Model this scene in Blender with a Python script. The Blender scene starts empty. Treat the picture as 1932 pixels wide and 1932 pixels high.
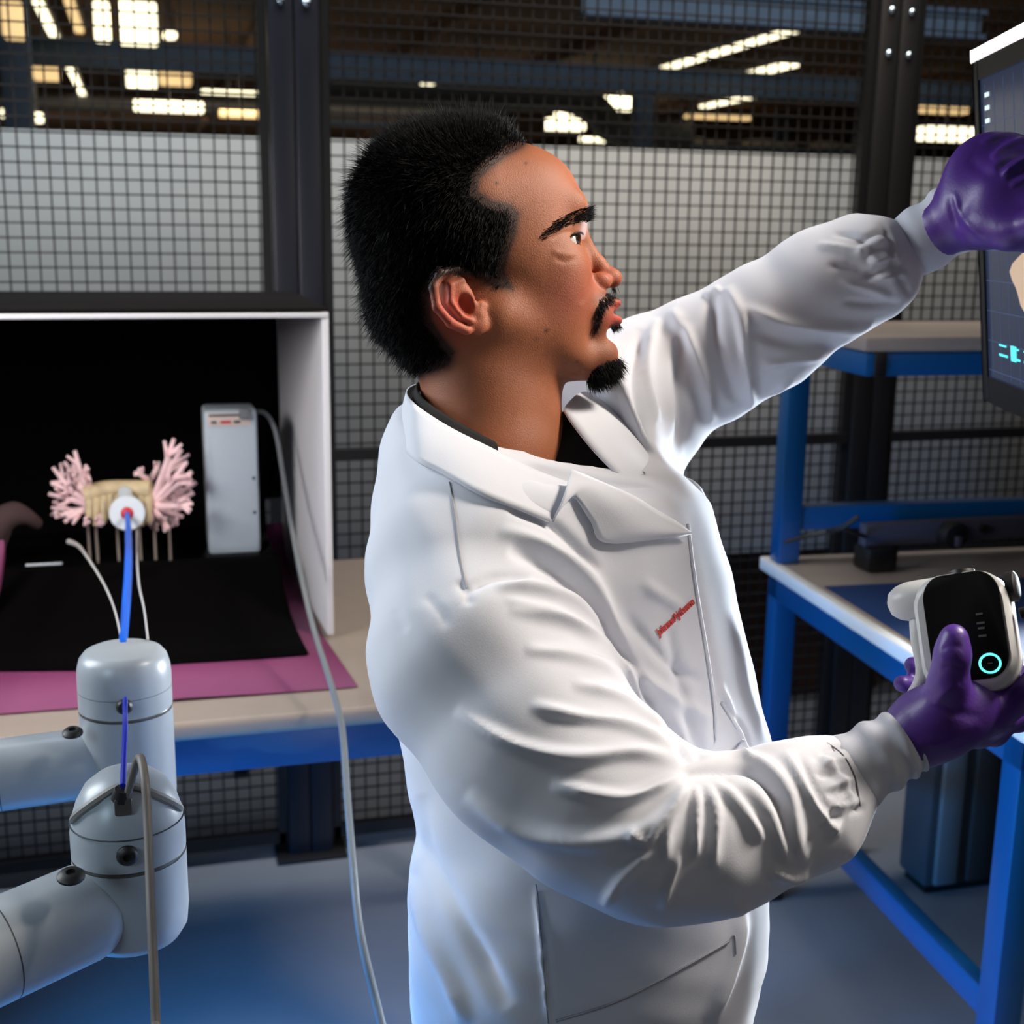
import bpy, bmesh, math, random
import numpy as np
from mathutils import Vector, Matrix
random.seed(7); np.random.seed(7)
SC=bpy.context.scene; COL=SC.collection
# ------------------------------------------------------------ camera
F=2414.; YAW,PIT,ROL=[math.radians(a) for a in (15.8,12.5,0.8)]
CAM=np.array([0,0,1.6])
FW=np.array([math.sin(YAW)*math.cos(PIT),math.cos(YAW)*math.cos(PIT),-math.sin(PIT)])
_r=np.array([math.cos(YAW),-math.sin(YAW),0]); _u=np.cross(_r,FW)
RT=_r*math.cos(ROL)+_u*math.sin(ROL); UP=_u*math.cos(ROL)-_r*math.sin(ROL)
cd=bpy.data.cameras.new('camera'); cam=bpy.data.objects.new('camera',cd); COL.objects.link(cam)
cam.matrix_world=Matrix(((RT[0],UP[0],-FW[0],0),(RT[1],UP[1],-FW[1],0),(RT[2],UP[2],-FW[2],1.6),(0,0,0,1)))
cd.sensor_width=36; cd.lens=36*F/1932; cd.clip_start=.05; cd.clip_end=200
cd.dof.use_dof=True; cd.dof.focus_distance=1.12; cd.dof.aperture_fstop=7.5
SC.camera=cam
# ------------------------------------------------------------ world, lights, exposure
SC.view_settings.view_transform='Standard'; SC.view_settings.look='None'; SC.view_settings.gamma=1
SC.view_settings.use_curve_mapping=False; SC.view_settings.exposure=0.0
w=bpy.data.worlds.new('world'); SC.world=w; w.use_nodes=True
w.node_tree.nodes['Background'].inputs[0].default_value=(.05,.06,.08,1); w.node_tree.nodes['Background'].inputs[1].default_value=.25
def area(name,loc,target,size,power,color,sy=None,spread=180):
    l=bpy.data.lights.new(name,'AREA'); l.energy=power; l.color=color; l.shape='RECTANGLE'; l.size=size; l.size_y=sy or size
    l.spread=math.radians(spread)
    o=bpy.data.objects.new(name,l); COL.objects.link(o); o.location=loc
    o.rotation_euler=(Vector(target)-Vector(loc)).to_track_quat('-Z','Y').to_euler(); return o
area('softbox_left',(-1.3,1.9,2.1),(.2,1.2,1.35),.7,12,(.86,.93,1.0),1.1,90)
area('robot_fill',(-.95,.35,1.7),(-.02,1.25,1.08),.4,.5,(.6,.82,1.0),.4,50)
area('key_right',(1.72,.76,2.72),(.45,1.15,1.4),.45,20,(1.0,.91,.81),.5,90)
area('rim_right_low',(1.8,2.0,1.15),(.55,1.15,1.05),.35,15,(.82,.91,1.0),.4,80)
area('blue_wash',(-.8,1.6,.4),(.1,1.55,.0),.4,36,(.03,.36,1.0),.4,125)
area('fill_right',(1.15,.05,1.95),(.4,1.1,1.2),.7,.6,(1.0,.92,.85),.7,110)
area('fill_front',(.3,-.9,2.2),(.3,1.2,1.2),1.2,.5,(1.0,.93,.9),1.0,140)
area('bench_fill',(-.75,1.55,1.75),(.2,2.6,1.1),.4,5.5,(1,.95,.95),.5,100)  # added fill lamp, brightens the box side panel and airway model
area('overhead_fence',(1.0,2.7,3.4),(1.0,3.6,1.6),3.0,33,(1,.97,.93),.3,130)
area('lower_fence_warm',(1.3,2.45,2.9),(1.6,3.6,1.0),1.2,4,(1,.84,.68),.3,70)  # added warm fill that lifts the lower part of the partition
area('overhead_fence_cool',(-.6,2.9,3.2),(-.5,3.6,1.5),.8,11,(.6,.82,1.0),.3,130)
# ------------------------------------------------------------ helpers
def lin(c):
    c=np.array(c[:3],float)/255; return tuple(np.where(c<=.04045,c/12.92,((c+.055)/1.055)**2.4))+(1,)
M={}
def mat(name,c,rough=.5,metal=0,emit=None,es=1,bump=0,bscale=200,noise=0,nscale=8,sheen=0,coat=0,sss=0,attr=None,spec=None,trans=0,var=None):
    m=bpy.data.materials.new(name); m.use_nodes=True; nt=m.node_tree; b=nt.nodes['Principled BSDF']; L=nt.links.new
    b.inputs['Base Color'].default_value=lin(c); b.inputs['Roughness'].default_value=rough; b.inputs['Metallic'].default_value=metal
    if spec is not None: b.inputs['Specular IOR Level'].default_value=spec
    if emit: b.inputs['Emission Color'].default_value=lin(emit); b.inputs['Emission Strength'].default_value=es
    if coat: b.inputs['Coat Weight'].default_value=coat
    if sheen: b.inputs['Sheen Weight'].default_value=sheen
    if sss: b.inputs['Subsurface Weight'].default_value=sss; b.inputs['Subsurface Radius'].default_value=(1,.35,.2); b.inputs['Subsurface Scale'].default_value=.006
    if trans: b.inputs['Transmission Weight'].default_value=trans
    tc=nt.nodes.new('ShaderNodeTexCoord')
    if attr:
        a=nt.nodes.new('ShaderNodeAttribute'); a.attribute_name=attr; L(a.outputs['Color'],b.inputs['Base Color']); src=a.outputs['Color']
    else: src=None
    if noise:
        n=nt.nodes.new('ShaderNodeTexNoise'); n.inputs['Scale'].default_value=nscale; n.inputs['Detail'].default_value=6
        L(tc.outputs['Object'],n.inputs['Vector'])
        mx=nt.nodes.new('ShaderNodeMix'); mx.data_type='RGBA'; mx.blend_type='MULTIPLY'; mx.inputs[0].default_value=1
        r=nt.nodes.new('ShaderNodeMapRange'); r.inputs[1].default_value=.3; r.inputs[2].default_value=.7; r.inputs[3].default_value=1-noise; r.inputs[4].default_value=1+noise*.5
        L(n.outputs['Fac'],r.inputs[0]); L(r.outputs[0],mx.inputs[7])
        if src: L(src,mx.inputs[6])
        else: mx.inputs[6].default_value=lin(c)
        L(mx.outputs[2],b.inputs['Base Color'])
    if bump:
        n=nt.nodes.new('ShaderNodeTexNoise'); n.inputs['Scale'].default_value=bscale; n.inputs['Detail'].default_value=3
        L(tc.outputs['Object'],n.inputs['Vector'])
        bp=nt.nodes.new('ShaderNodeBump'); bp.inputs['Strength'].default_value=bump; bp.inputs['Distance'].default_value=.002
        L(n.outputs['Fac'],bp.inputs['Height']); L(bp.outputs[0],b.inputs['Normal'])
    M[name]=m; return m
def W(px,py,d): return CAM+FW*d+RT*(px-966)/F*d-UP*(py-966)/F*d
def ray(px,py): return FW+RT*(px-966)/F-UP*(py-966)/F
def onz(px,py,z): r=ray(px,py); return CAM+r*((z-1.6)/r[2])
def ony(px,py,y): r=ray(px,py); return CAM+r*(y/r[1])
def tag(o,label=None,cat=None,group=None,kind=None):
    if label: o['label']=label
    if cat: o['category']=cat
    if group: o['group']=group
    if kind: o['kind']=kind
    return o
def empty(name,loc,label,cat,group=None,rz=0):
    o=bpy.data.objects.new(name,None); COL.objects.link(o); o.location=loc; o.rotation_euler=(0,0,rz); o.empty_display_size=.05
    return tag(o,label,cat,group)
bpy.context.view_layer.update()
def wm(o):
    b=Matrix.LocRotScale(o.location,o.rotation_euler,None)
    return wm(o.parent)@o.matrix_parent_inverse@b if o.parent else b
def link(name,me,m,parent=None,label=None):
    o=bpy.data.objects.new(name,me); COL.objects.link(o)
    if m: me.materials.append(m)
    if parent:
        pm=wm(parent)
        o.parent=parent; o.matrix_parent_inverse=pm.inverted()
    if label: o['label']=label
    return o
class MB:
    "collects shapes into one mesh, world coordinates"
    def __init__(s): s.v=[]; s.f=[]; s.sm=[]
    def add(s,v,f,sm=False):
        n=len(s.v); s.v+=[tuple(x) for x in v]; s.f+=[tuple(i+n for i in q) for q in f]; s.sm+=[sm]*len(f); return s
    def box(s,a,b,bev=0,rot=None,seg=2):
        "a,b corners; rot=(pivot,rz)"
        bm=bmesh.new(); bmesh.ops.create_cube(bm,size=1); a=Vector(a); b=Vector(b); c=(a+b)/2; d=b-a
        for v in bm.verts: v.co=Vector((v.co.x*d.x,v.co.y*d.y,v.co.z*d.z))+c
        if bev: bmesh.ops.bevel(bm,geom=bm.edges[:],offset=bev,segments=seg,profile=.5,affect='EDGES')
        return s.bm(bm,rot,bool(bev))
    def bm(s,bm,rot=None,sm=False):
        bm.verts.index_update(); vs=[v.co.copy() for v in bm.verts]
        if rot:
            p=Vector(rot[0]); R=rot[1] if isinstance(rot[1],Matrix) else Matrix.Rotation(rot[1],3,'Z'); vs=[R@(v-p)+p for v in vs]
        s.add(vs,[[v.index for v in f.verts] for f in bm.faces],sm); bm.free(); return s
    def tube(s,pts,r,n=10,cap=True,smooth=3):
        pts=[Vector(p) for p in pts]; rs=list(r) if hasattr(r,'__len__') else [r]*len(pts)
        if smooth>1 and len(pts)>2:
            P=[];R=[]
            for i in range(len(pts)-1):
                p0=pts[max(i-1,0)];p1=pts[i];p2=pts[i+1];p3=pts[min(i+2,len(pts)-1)]
                for k in range(smooth):
                    t=k/smooth; P.append(.5*((2*p1)+(p2-p0)*t+(2*p0-5*p1+4*p2-p3)*t*t+(3*p1-p0-3*p2+p3)*t**3)); R.append(rs[i]*(1-t)+rs[i+1]*t)
            pts=P+[pts[-1]]; rs=R+[rs[-1]]
        v=[];f=[];prev=None
        for i,p in enumerate(pts):
            t=(pts[min(i+1,len(pts)-1)]-pts[max(i-1,0)]).normalized()
            if prev is None: a=t.orthogonal().normalized()
            else: a=(prev-t*prev.dot(t)).normalized()
            prev=a; b=t.cross(a)
            for k in range(n):
                an=2*math.pi*k/n; v.append(p+(a*math.cos(an)+b*math.sin(an))*rs[i])
        for i in range(len(pts)-1):
            for k in range(n): f.append((i*n+k,i*n+(k+1)%n,(i+1)*n+(k+1)%n,(i+1)*n+k))
        if cap: f.append(tuple(range(n))[::-1]); f.append(tuple((len(pts)-1)*n+k for k in range(n)))
        return s.add(v,f,True)
    def lathe(s,prof,org,axis=(0,0,1),n=40):
        "prof: list of (radius, height) along axis"
        ax=Vector(axis).normalized(); a=ax.orthogonal().normalized(); b=ax.cross(a); o=Vector(org); v=[];f=[]
        for r,h in prof:
            for k in range(n):
                an=2*math.pi*k/n; v.append(o+ax*h+(a*math.cos(an)+b*math.sin(an))*max(r,1e-5))
        for i in range(len(prof)-1):
            for k in range(n): f.append((i*n+k,i*n+(k+1)%n,(i+1)*n+(k+1)%n,(i+1)*n+k))
        f.append(tuple(range(n))[::-1]); f.append(tuple((len(prof)-1)*n+k for k in range(n)))
        return s.add(v,f,True)
    def prism(s,poly,ax,ay,org,depth,bev=0,sm=False):
        "poly in local (x,y), extruded along ax x ay by depth"
        ax=Vector(ax);ay=Vector(ay);nz=ax.cross(ay).normalized();org=Vector(org);n=len(poly)
        rings=[(0,bev),(bev,0),(depth-bev,0),(depth,bev)] if bev else [(0,0),(depth,0)]
        cx=sum(p[0] for p in poly)/n;cy=sum(p[1] for p in poly)/n
        mx=max(math.hypot(p[0]-cx,p[1]-cy) for p in poly); v=[];f=[]
        for h,ins in rings:
            for x,y in poly:
                q=1-ins/mx*1.2; v.append(org+ax*(cx+(x-cx)*q)+ay*(cy+(y-cy)*q)+nz*h)
        m=len(rings)
        for i in range(m-1):
            for k in range(n): f.append((i*n+k,i*n+(k+1)%n,(i+1)*n+(k+1)%n,(i+1)*n+k))
        f.append(tuple(range(n))[::-1]); f.append(tuple((m-1)*n+k for k in range(n)))
        return s.add(v,f,sm)
    def build(s,name,m,parent=None,label=None,bevel=0):
        me=bpy.data.meshes.new(name); me.from_pydata(s.v,[],s.f); me.update()
        me.polygons.foreach_set('use_smooth',s.sm)
        bm=bmesh.new(); bm.from_mesh(me); bmesh.ops.recalc_face_normals(bm,faces=bm.faces[:]); bm.to_mesh(me); bm.free()
        try: me.set_sharp_from_angle(angle=math.radians(42))
        except Exception: pass
        o=link(name,me,m,parent,label)
        if bevel:
            q=o.modifiers.new('bevel','BEVEL'); q.width=bevel; q.segments=2; q.limit_method='ANGLE'
        return o
def rrect(w,h,r,n=6):
    p=[]
    for cx,cy,a0 in ((w/2-r,h/2-r,0),(-w/2+r,h/2-r,90),(-w/2+r,-h/2+r,180),(w/2-r,-h/2+r,270)):
        for k in range(n+1):
            a=math.radians(a0+90*k/n); p.append((cx+r*math.cos(a),cy+r*math.sin(a)))
    return p
# ------------------------------------------------------------ materials
mat('floor',(138,142,150),.42,noise=.22,nscale=1.3,bump=.15,bscale=60)
mat('ceiling',(74,46,26),.9,noise=.5,nscale=1.2)
mat('back_wall',(120,100,78),.9,noise=.5,nscale=.5)
mat('partition',(168,168,165),.75,noise=.06,nscale=3)
mat('fence_black',(18,17,19),.45)
mat('post',(34,36,46),.38,metal=.3)  # left posts only: the light on them is put into this navy
mat('wire',(24,22,22),.5,metal=.2)
mat('bolt',(190,210,225),.25,metal=1)
mat('beam_blue',(88,104,124),.7,noise=.2)
mat('duct',(46,44,44),.6)
mat('lamp',(255,250,225),.5,emit=(255,244,205),es=2.6)
mat('lamp_warm',(255,225,170),.5,emit=(255,214,150),es=1.0)
mat('lamp_body',(120,118,110),.6)
mat('bench_top',(142,129,119),.4,noise=.04,nscale=20)
mat('bench_edge',(215,215,212),.35)
mat('bench_blue',(2,70,122),.35,coat=.3)
mat('blue_mat',(6,44,92),.6)
mat('pink',(120,50,92),.65,noise=.05,nscale=6)
mat('black_cloth',(5,4,4),1,spec=.05)
mat('gloss_black',(8,7,7),.16)
mat('box_white',(205,205,208),.5)
mat('box_dark',(13,8,8),.9,spec=.15)
mat('controller',(178,190,198),.42)
mat('controller_label',(205,190,180),.5)
mat('dark_grey',(60,62,66),.5)
mat('red',(190,20,30),.5)
mat('lung_pink',(240,205,208),.55,noise=.12,nscale=40)
mat('lung_beige',(186,168,132),.6,noise=.2,nscale=50)
mat('clear_rod',(150,140,130),.2,metal=.3)
mat('disc_white',(205,215,222),.35)
mat('blue_tube',(10,92,205),.35)
mat('pale_wire',(170,168,165),.35)
mat('robot',(156,161,166),.33,noise=.03,nscale=5)
mat('robot_ring',(88,84,80),.35,metal=.4)
mat('robot_line',(60,62,66),.5)
mat('rubber',(14,12,12),.5)
mat('cable_grey',(108,112,114),.4)
mat('grey_bar',(62,60,72),.5)
mat('screen_frame',(10,9,12),.35)
mat('tan_model',(190,160,130),.6,emit=(190,158,130),es=.55)
mat('ui_white',(220,235,240),.5,emit=(215,235,240),es=.8)
mat('ui_cyan',(80,220,220),.5,emit=(90,225,220),es=1.0)
mat('cable_brown',(96,90,84),.55)
mat('navy_cable',(12,30,150),.4)
mat('groove',(128,124,120),.5)
mat('crate_brown',(92,50,24),.8,noise=.3,nscale=6)
mat('crate_blue',(28,52,92),.7,noise=.2,nscale=5)
mat('cloth_brown',(62,44,44),.9)
# ------------------------------------------------------------ setting
def struct(name,mb,m): o=mb.build(name,M[m]); o['kind']='structure'; return o
struct('floor',MB().box((-14,-3,-.1),(28,42,0)),'floor')
struct('ceiling',MB().box((-14,-3,4.0),(28,42,4.1)),'ceiling')
struct('wall_back',MB().box((-14,42,0),(28,42.2,4)),'back_wall')
struct('wall_left',MB().box((-14.2,-3,0),(-14,42,4)),'back_wall')
struct('wall_right',MB().box((28,-3,0),(28.2,42,4)),'back_wall')
struct('wall_front',MB().box((-14,-3.2,0),(28,-3,4)),'back_wall')
# low partition behind the fence
t=empty('partition',(1.7,3.62,0),'long grey partition board on legs behind the wire mesh fence','partition')
MB().box((-3,3.6,.60),(6.5,3.64,1.83),.004).build('panel',M['partition'],t)
for x in np.linspace(-2.9,6.4,7): MB().box((x-.02,3.605,0),(x+.02,3.635,.60)).build('leg',M['fence_black'],t)
xb=ony(432,1500,3.9)[0]
for a,b,m,l in ((xb,xb+1.0,'crate_brown','brown crate on the floor behind the fence, seen under the left bench'),(xb-1.9,xb-.02,'crate_blue','dark blue crate on the floor behind the fence at the far left'),(xb+1.06,xb+2.3,'crate_brown','brown crate on the floor behind the fence under the raised arm'),(xb+2.36,xb+3.9,'crate_brown','brown crate on the floor behind the fence under the right bench')):
    t=empty('crate',((a+b)/2,4.1,0),l,'crate'); MB().box((a,3.85,0),(b,4.4,.72),.01).build('body',M[m],t); MB().box((a-.005,3.84,.72),(b+.005,4.41,.75),.005).build('lid',M[m],t)
# overhead beams, duct, columns
def ob(name,mb,m,label,cat,group=None): return tag(mb.build(name,M[m]),label,cat,group)
def ibeam(Y,z0,z1,x0,x1):
    b=MB(); t=.025; b.box((x0,Y-.11,z0),(x1,Y+.11,z0+t)); b.box((x0,Y-.11,z1-t),(x1,Y+.11,z1)); b.box((x0,Y-.02,z0+t),(x1,Y+.02,z1-t)); return b
ob('roof_beam',ibeam(14,3.1,3.36,-13.9,27.9),'beam_blue','blue-grey steel beam crossing the whole hall above the mesh, lower of two','beam')
ob('roof_beam',ibeam(9,3.05,3.25,3.0,6.2),'beam_blue','short blue-grey steel beam at the very top right behind the fence','beam')
c0=ony(1210,260,14.1)
ob('column',MB().box((c0[0]-.1,14.0,0),(c0[0]+.1,14.2,3.1),.01),'beam_blue','blue-grey steel column under the lower beam, right of the head','column')
c0=ony(35,220,12)
ob('column',MB().box((c0[0]-.12,12.0,0),(c0[0]+.12,12.24,3.99),.01),'beam_blue','blue-grey steel column at the far left of the hall','column')
d=MB(); ps=[ony(600,165,17),ony(900,178,17),ony(1060,180,17),ony(1120,205,17),ony(1170,248,17),ony(1300,258,17)]
d.tube(ps,.22,14)
for q in (ps[1],ps[3],ps[5]): d.tube([q,(q[0],q[1],3.99)],.02,6)
ob('air_duct',d,'duct','dark round air duct bending downwards right of the head','duct')
d=MB(); d.tube([ony(-100,190,21.5),ony(500,205,21.5),ony(900,215,21.5)],.13,10)
for px_ in (20,450,860): q=ony(px_,195+px_*.025,21.5); d.tube([q,(q[0],q[1],3.99)],.02,6)
ob('pipe',d,'duct','dark pipe running high up behind the left part of the fence','pipe')
# joists of the roof (brown, along Y)
for i in range(14):
    x=-7+i*2.1
    ob('roof_joist',MB().box((x-.05,5,3.85),(x+.05,41,3.99)),'ceiling','brown wooden joist under the dark ceiling','joist','roof joists')
def strip(p0,p1,w=.16,label='',warm=False,group=None):
    p0=Vector(p0);p1=Vector(p1); X=(p0.x+p1.x)/2; t=empty('ceiling_light',(X,(p0.y+p1.y)/2,p0.z),label,'ceiling light',group)
    y0,y1=sorted((p0.y,p1.y)); z=p0.z; n=max(1,int((y1-y0)/1.25))
    MB().box((X-w/2-.02,y0,z+.02),(X+w/2+.02,y1,z+.09),.008).build('housing',M['lamp_body'],t)
    for k in range(n):
        a=y0+(y1-y0)*k/n+.03; b=y0+(y1-y0)*(k+1)/n-.03
        MB().box((X-w/2,a,z-.02),(X+w/2,b,z+.02),.01).build('diffuser',M['lamp_warm' if warm else 'lamp'],t)
    MB().tube([(X,y0+.2,z+.09),(X,y0+.2,4.0)],.008,6).build('hanger',M['duct'],t); MB().tube([(X,y1-.2,z+.09),(X,y1-.2,4.0)],.008,6).build('hanger',M['duct'],t)
strip(onz(1220,135,3.6),onz(1562,44,3.6),.13,'long thin strip light, highest on the right side')
strip(onz(1320,160,3.6),onz(1510,122,3.6),.22,'bright short strip light between two longer ones right of the head')
strip(onz(1285,200,3.6),onz(1545,168,3.6),.16,'warm strip light, lowest of three on the right')
strip(onz(30,0,3.6),onz(180,182,3.6),.09,'long slanting strip light at the top left corner')
strip(onz(150,60,3.6),onz(130,0,3.6),.09,'short dim strip light next to the long slanting one',True)
def hanglamp(px0,py0,px1,py1,Y,label,warm=False,group=None,cat='lamp'):
    a=ony(px0,py0,Y);b=ony(px1,py1,Y); z0,z1=sorted((a[2],b[2])); x0,x1=sorted((a[0],b[0]))
    t=empty('hanging_lamp',((x0+x1)/2,Y,z0),label,cat,group)
    MB().box((x0,Y,z0),(x1,Y+.25,z1),.02).build('diffuser',M['lamp_warm' if warm else 'lamp'],t)
    MB().tube([((x0+x1)/2,Y+.12,z1),((x0+x1)/2,Y+.12,4.0)],.012,6).build('hanger',M['duct'],t)
hl=[(175,0,208,75,12,'pale tall lit panel at the top left, left of a brighter one',0),(222,0,298,82,12,'wide very bright lit panel at the top left',0),
(237,115,296,165,15,'square bright lamp hanging below the beam at left',0),(60,108,112,150,15,'warm orange lit lamp under the beam at far left',1),
(252,188,385,212,18,'wide low bright lamp just above the partition at left',0),(300,120,362,160,16,'small orange lit lamp under the beam at left',1),
(380,168,488,178,17,'thin flat bright lamp left of the dark post',0),(415,205,500,222,19,'dim flat lamp beside the dark post low down',1),
(0,0,45,70,11,'lit lamp in the top left corner',1),(308,57,334,68,10,'small round ended lamp hanging from a thin rod at top left',0),
(0,205,28,222,18,'small lamp at the left picture edge above the partition',0),(56,212,80,230,18,'tiny bright lamp above the partition at far left',0),
(800,143,826,158,15,'small round lamp hanging under the beam above the head',0),(1104,158,1185,173,22,'row lamp right behind the duct bend, upper',0),
(1145,180,1198,208,20,'bright lamp right behind the duct bend, lower',0),(1055,200,1085,220,19,'small bright lamp just right of the hair',0),
(1035,222,1105,246,21,'bright cluster lamp just right of the hair',0),(1100,256,1275,272,24,'long low warm lamp above the partition right of the head',0),
(1300,215,1420,226,24,'dim warm lamp low on the right behind the mesh',1),(1750,237,1840,266,13,'very bright wide lamp between right post and screen',0),
(1740,196,1830,214,18,'dim warm lamp over the bright one by the screen',1),(1735,152,1830,166,20,'brown orange lamp high up near the screen',1)]
for a in hl: hanglamp(*a[:6],bool(a[6]))
# long rows of cartons on far racks
def band(px0,px1,py0,py1,Y,label,m):
    a=ony(px0,py0,Y);b=ony(px1,py1,Y)
    t=empty('storage_rack',((a[0]+b[0])/2,Y+.3,0),label,'rack'); z0=b[2]; z1=a[2]
    n=int((b[0]-a[0])/.42)
    for k in range(n):
        x=a[0]+(b[0]-a[0])*k/n; MB().box((x+.03,Y,z0+.03),(x+(b[0]-a[0])/n-.03,Y+.5,z1-.02-.06*(k%3)),.01).build('carton',M[m],t)
    MB().box((a[0],Y-.02,z0-.04),(b[0],Y+.6,z0+.02)).build('shelf',M['beam_blue'],t)
    for x in (a[0],b[0]): MB().box((x-.04,Y+.25,0),(x+.04,Y+.33,z1+.1)).build('upright',M['beam_blue'],t)
mat('carton_warm',(205,150,90),.8,noise=.3,nscale=3,emit=(230,150,70),es=.25)
mat('carton_pale',(190,175,155),.8,noise=.3,nscale=3,emit=(220,190,150),es=.22)
M['carton_warm'].node_tree.nodes['Principled BSDF'].inputs['Emission Strength'].default_value=0
M['carton_pale'].node_tree.nodes['Principled BSDF'].inputs['Emission Strength'].default_value=0
band(600,860,206,236,23,'rack of orange-brown cartons behind the fence left of the head','carton_warm')
band(1290,1625,255,285,23,'low long rack of pale cartons on the right behind the mesh','carton_pale')
band(1500,1900,150,172,26,'high rack of orange-brown cartons at the right, topmost','carton_warm')
band(1480,1640,186,215,25,'rack of pale cartons left of the right post','carton_pale')
area('beam_fill',(4,4.5,3.6),(4,14,3.2),4,90,(.85,.93,1),.6,150)  # added front fill, brightens the near face of the roof beam
area('hall_light_1',(3,20,3.9),(3,21,0),9,520,(1,.85,.62),5,170)
area('hall_light_2',(0,30,3.8),(2,38,1),12,380,(1,.8,.55),3,170)
# ------------------------------------------------------------ mesh fence
FY=3.1; PX=[-1.19,.342,1.885,3.43]; P=.0325
for i,x in enumerate(PX):
    lb=['dark fence post out of frame at the left','dark blue-black double fence post above the black box, left of the head','black double fence post between the raised arm and the screen','fence post beyond the right edge'][i]
    t=empty('fence_post',(x,FY,0),lb,'post')
    for s in (-1,1): MB().box((x+s*.029-.0275,FY-.03,.01),(x+s*.029+.0275,FY+.03,2.45),.004).build('upright',M['post' if i<2 else 'fence_black'],t)
    MB().box((x-.09,FY-.06,0),(x+.09,FY+.06,.012),.003).build('base_plate',M['fence_black'],t)
    for z in ((2.09,) if i==1 else (2.05,2.155)):
        for s in (-1,1):
            MB().lathe([(.009,0),(.009,.004),(.006,.007),(.001,.008)],(x+s*.029,FY-.03,z-(.0 if s<0 else .002)),(0,-1,0),12).build('bolt',M['bolt'],t)
for i in range(3):
    x0=PX[i]+.062; x1=PX[i+1]-.062
    lb=['wire mesh fence panel left of the dark double post','wire mesh fence panel behind the head','wire mesh fence panel right of the black double post'][i]
    t=empty('mesh_fence',((x0+x1)/2,FY,.06),lb,'fence','wire mesh fence panels' if 0 else None)
    m=MB(); k=0; x=x0+.02
    while x<x1: m.box((x-.0019,FY-.0019,.06),(x+.0019,FY+.0019,2.42)); x+=P
    z=.07
    while z<2.42: m.box((x0,FY-.0055,z-.0019),(x1,FY-.0019,z+.0019)); z+=P
    m.build('wire_mesh',M['wire'],t)
    f=MB(); f.box((x0,FY-.015,2.4),(x1,FY+.015,2.43)).box((x0,FY-.015,.04),(x1,FY+.015,.07)).box((x0-.002,FY-.015,.04),(x0+.018,FY+.015,2.43)).box((x1-.018,FY-.015,.04),(x1+.002,FY+.015,2.43))
    f.build('frame',M['fence_black'],t)
    MB().box((x0,FY-.02,1.038),(x1,FY+.012,1.066)).build('rail',M['fence_black'],t)
# ------------------------------------------------------------ left workbench
t=empty('workbench',(-.4,2.4,0),'workbench with pale top and blue frame under the black photo box','workbench')
x0,x1,y0,y1,TZ=-1.7,.72,1.915,2.86,.85
MB().box((x0,y0,TZ-.032),(x1,y1,TZ),.012,seg=4).build('worktop',M['bench_top'],t)
MB().box((x0+.03,y0+.03,TZ-.1),(x1-.03,y0+.07,TZ-.032),.003).box((x0+.03,y1-.07,TZ-.1),(x1-.03,y1-.03,TZ-.032),.003).build('frame_rail',M['bench_blue'],t)
for x in (x0+.05,x1-.1):
    for y in (y0+.03,y1-.08): MB().box((x,y,0),(x+.05,y+.05,TZ-.03),.003).build('leg',M['bench_blue'],t)
# pink paper
def sheet(name,m,pts,th,label,cat): # pts grid rows
    n=len(pts);k=len(pts[0]); me=MB(); v=[p for r in pts for p in r]
    me.add(v,[(i*k+j,i*k+j+1,(i+1)*k+j+1,(i+1)*k+j) for i in range(n-1) for j in range(k-1)],True)
    o=me.build(name,M[m]); q=o.modifiers.new('thickness','SOLIDIFY'); q.thickness=th; q.offset=0
    return tag(o,label,cat)
g=[]
for y,z in [(2.01,.853),(2.3,.853),(2.5,.853),(2.62,.853),(2.72,.854),(2.79,.86),(2.845,.885),(2.862,.94)]:
    g.append([(x,y-.006*math.sin(3*x) if y<2.1 else y,z+(.003 if abs(x)<.05 else 0)) for x in np.linspace(-1.2,.283 if y>2.25 else .305,12)])
sheet('backdrop_paper','pink',g,.0015,'pink background paper lying on the workbench under the black cloth','paper')
# photo box
bx0,bx1,by0,by1,bz=-.95,.292,2.282,2.87,1.452
t=empty('photo_box',(-.3,2.55,.855),'white walled photo light box with black top and black interior standing on the bench','photo box')
MB().prism([(bx1,by0),(bx1+.01,by0),(.279,by1),(.269,by1)],(1,0,0),(0,1,0),(0,0,.857),bz-.857).build('side_panel',M['box_white'],t,'white side panel')
MB().box((bx0-.01,by0,.857),(bx0,by1,bz),.002).build('side_panel',M['box_white'],t)
MB().box((bx0-.01,by0-.005,bz),(bx1+.012,by1,bz+.007),.002).build('top_panel',M['box_dark'],t,'dark top panel')
MB().box((bx0-.01,by0-.01,bz-.010),(bx1+.01,by0-.002,bz-.001),.002).build('front_lip',M['box_white'],t)
MB().box((bx0,by1-.012,1.0),(.268,by1-.004,bz-.002)).build('back_panel',M['black_cloth'],t)
MB().box((bx1-.001,by0-.005,.857),(bx1+.012,by0,bz),.002).build('front_post',M['box_white'],t)
g=[]
for y,z in [(2.72,1.448),(2.85,1.44),(2.855,1.3),(2.852,1.1),(2.85,1.0),(2.83,.90),(2.80,.868),(2.7,.862),(2.56,.862),(2.5,.862)]: g.append([(x,y-.004*math.sin(14*x),z) for x in np.linspace(-.94,.258 if z>1.0 else .232,30)])
sheet('black_backdrop','black_cloth',g,.002,'black cloth backdrop hanging inside the photo box','cloth')
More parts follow.
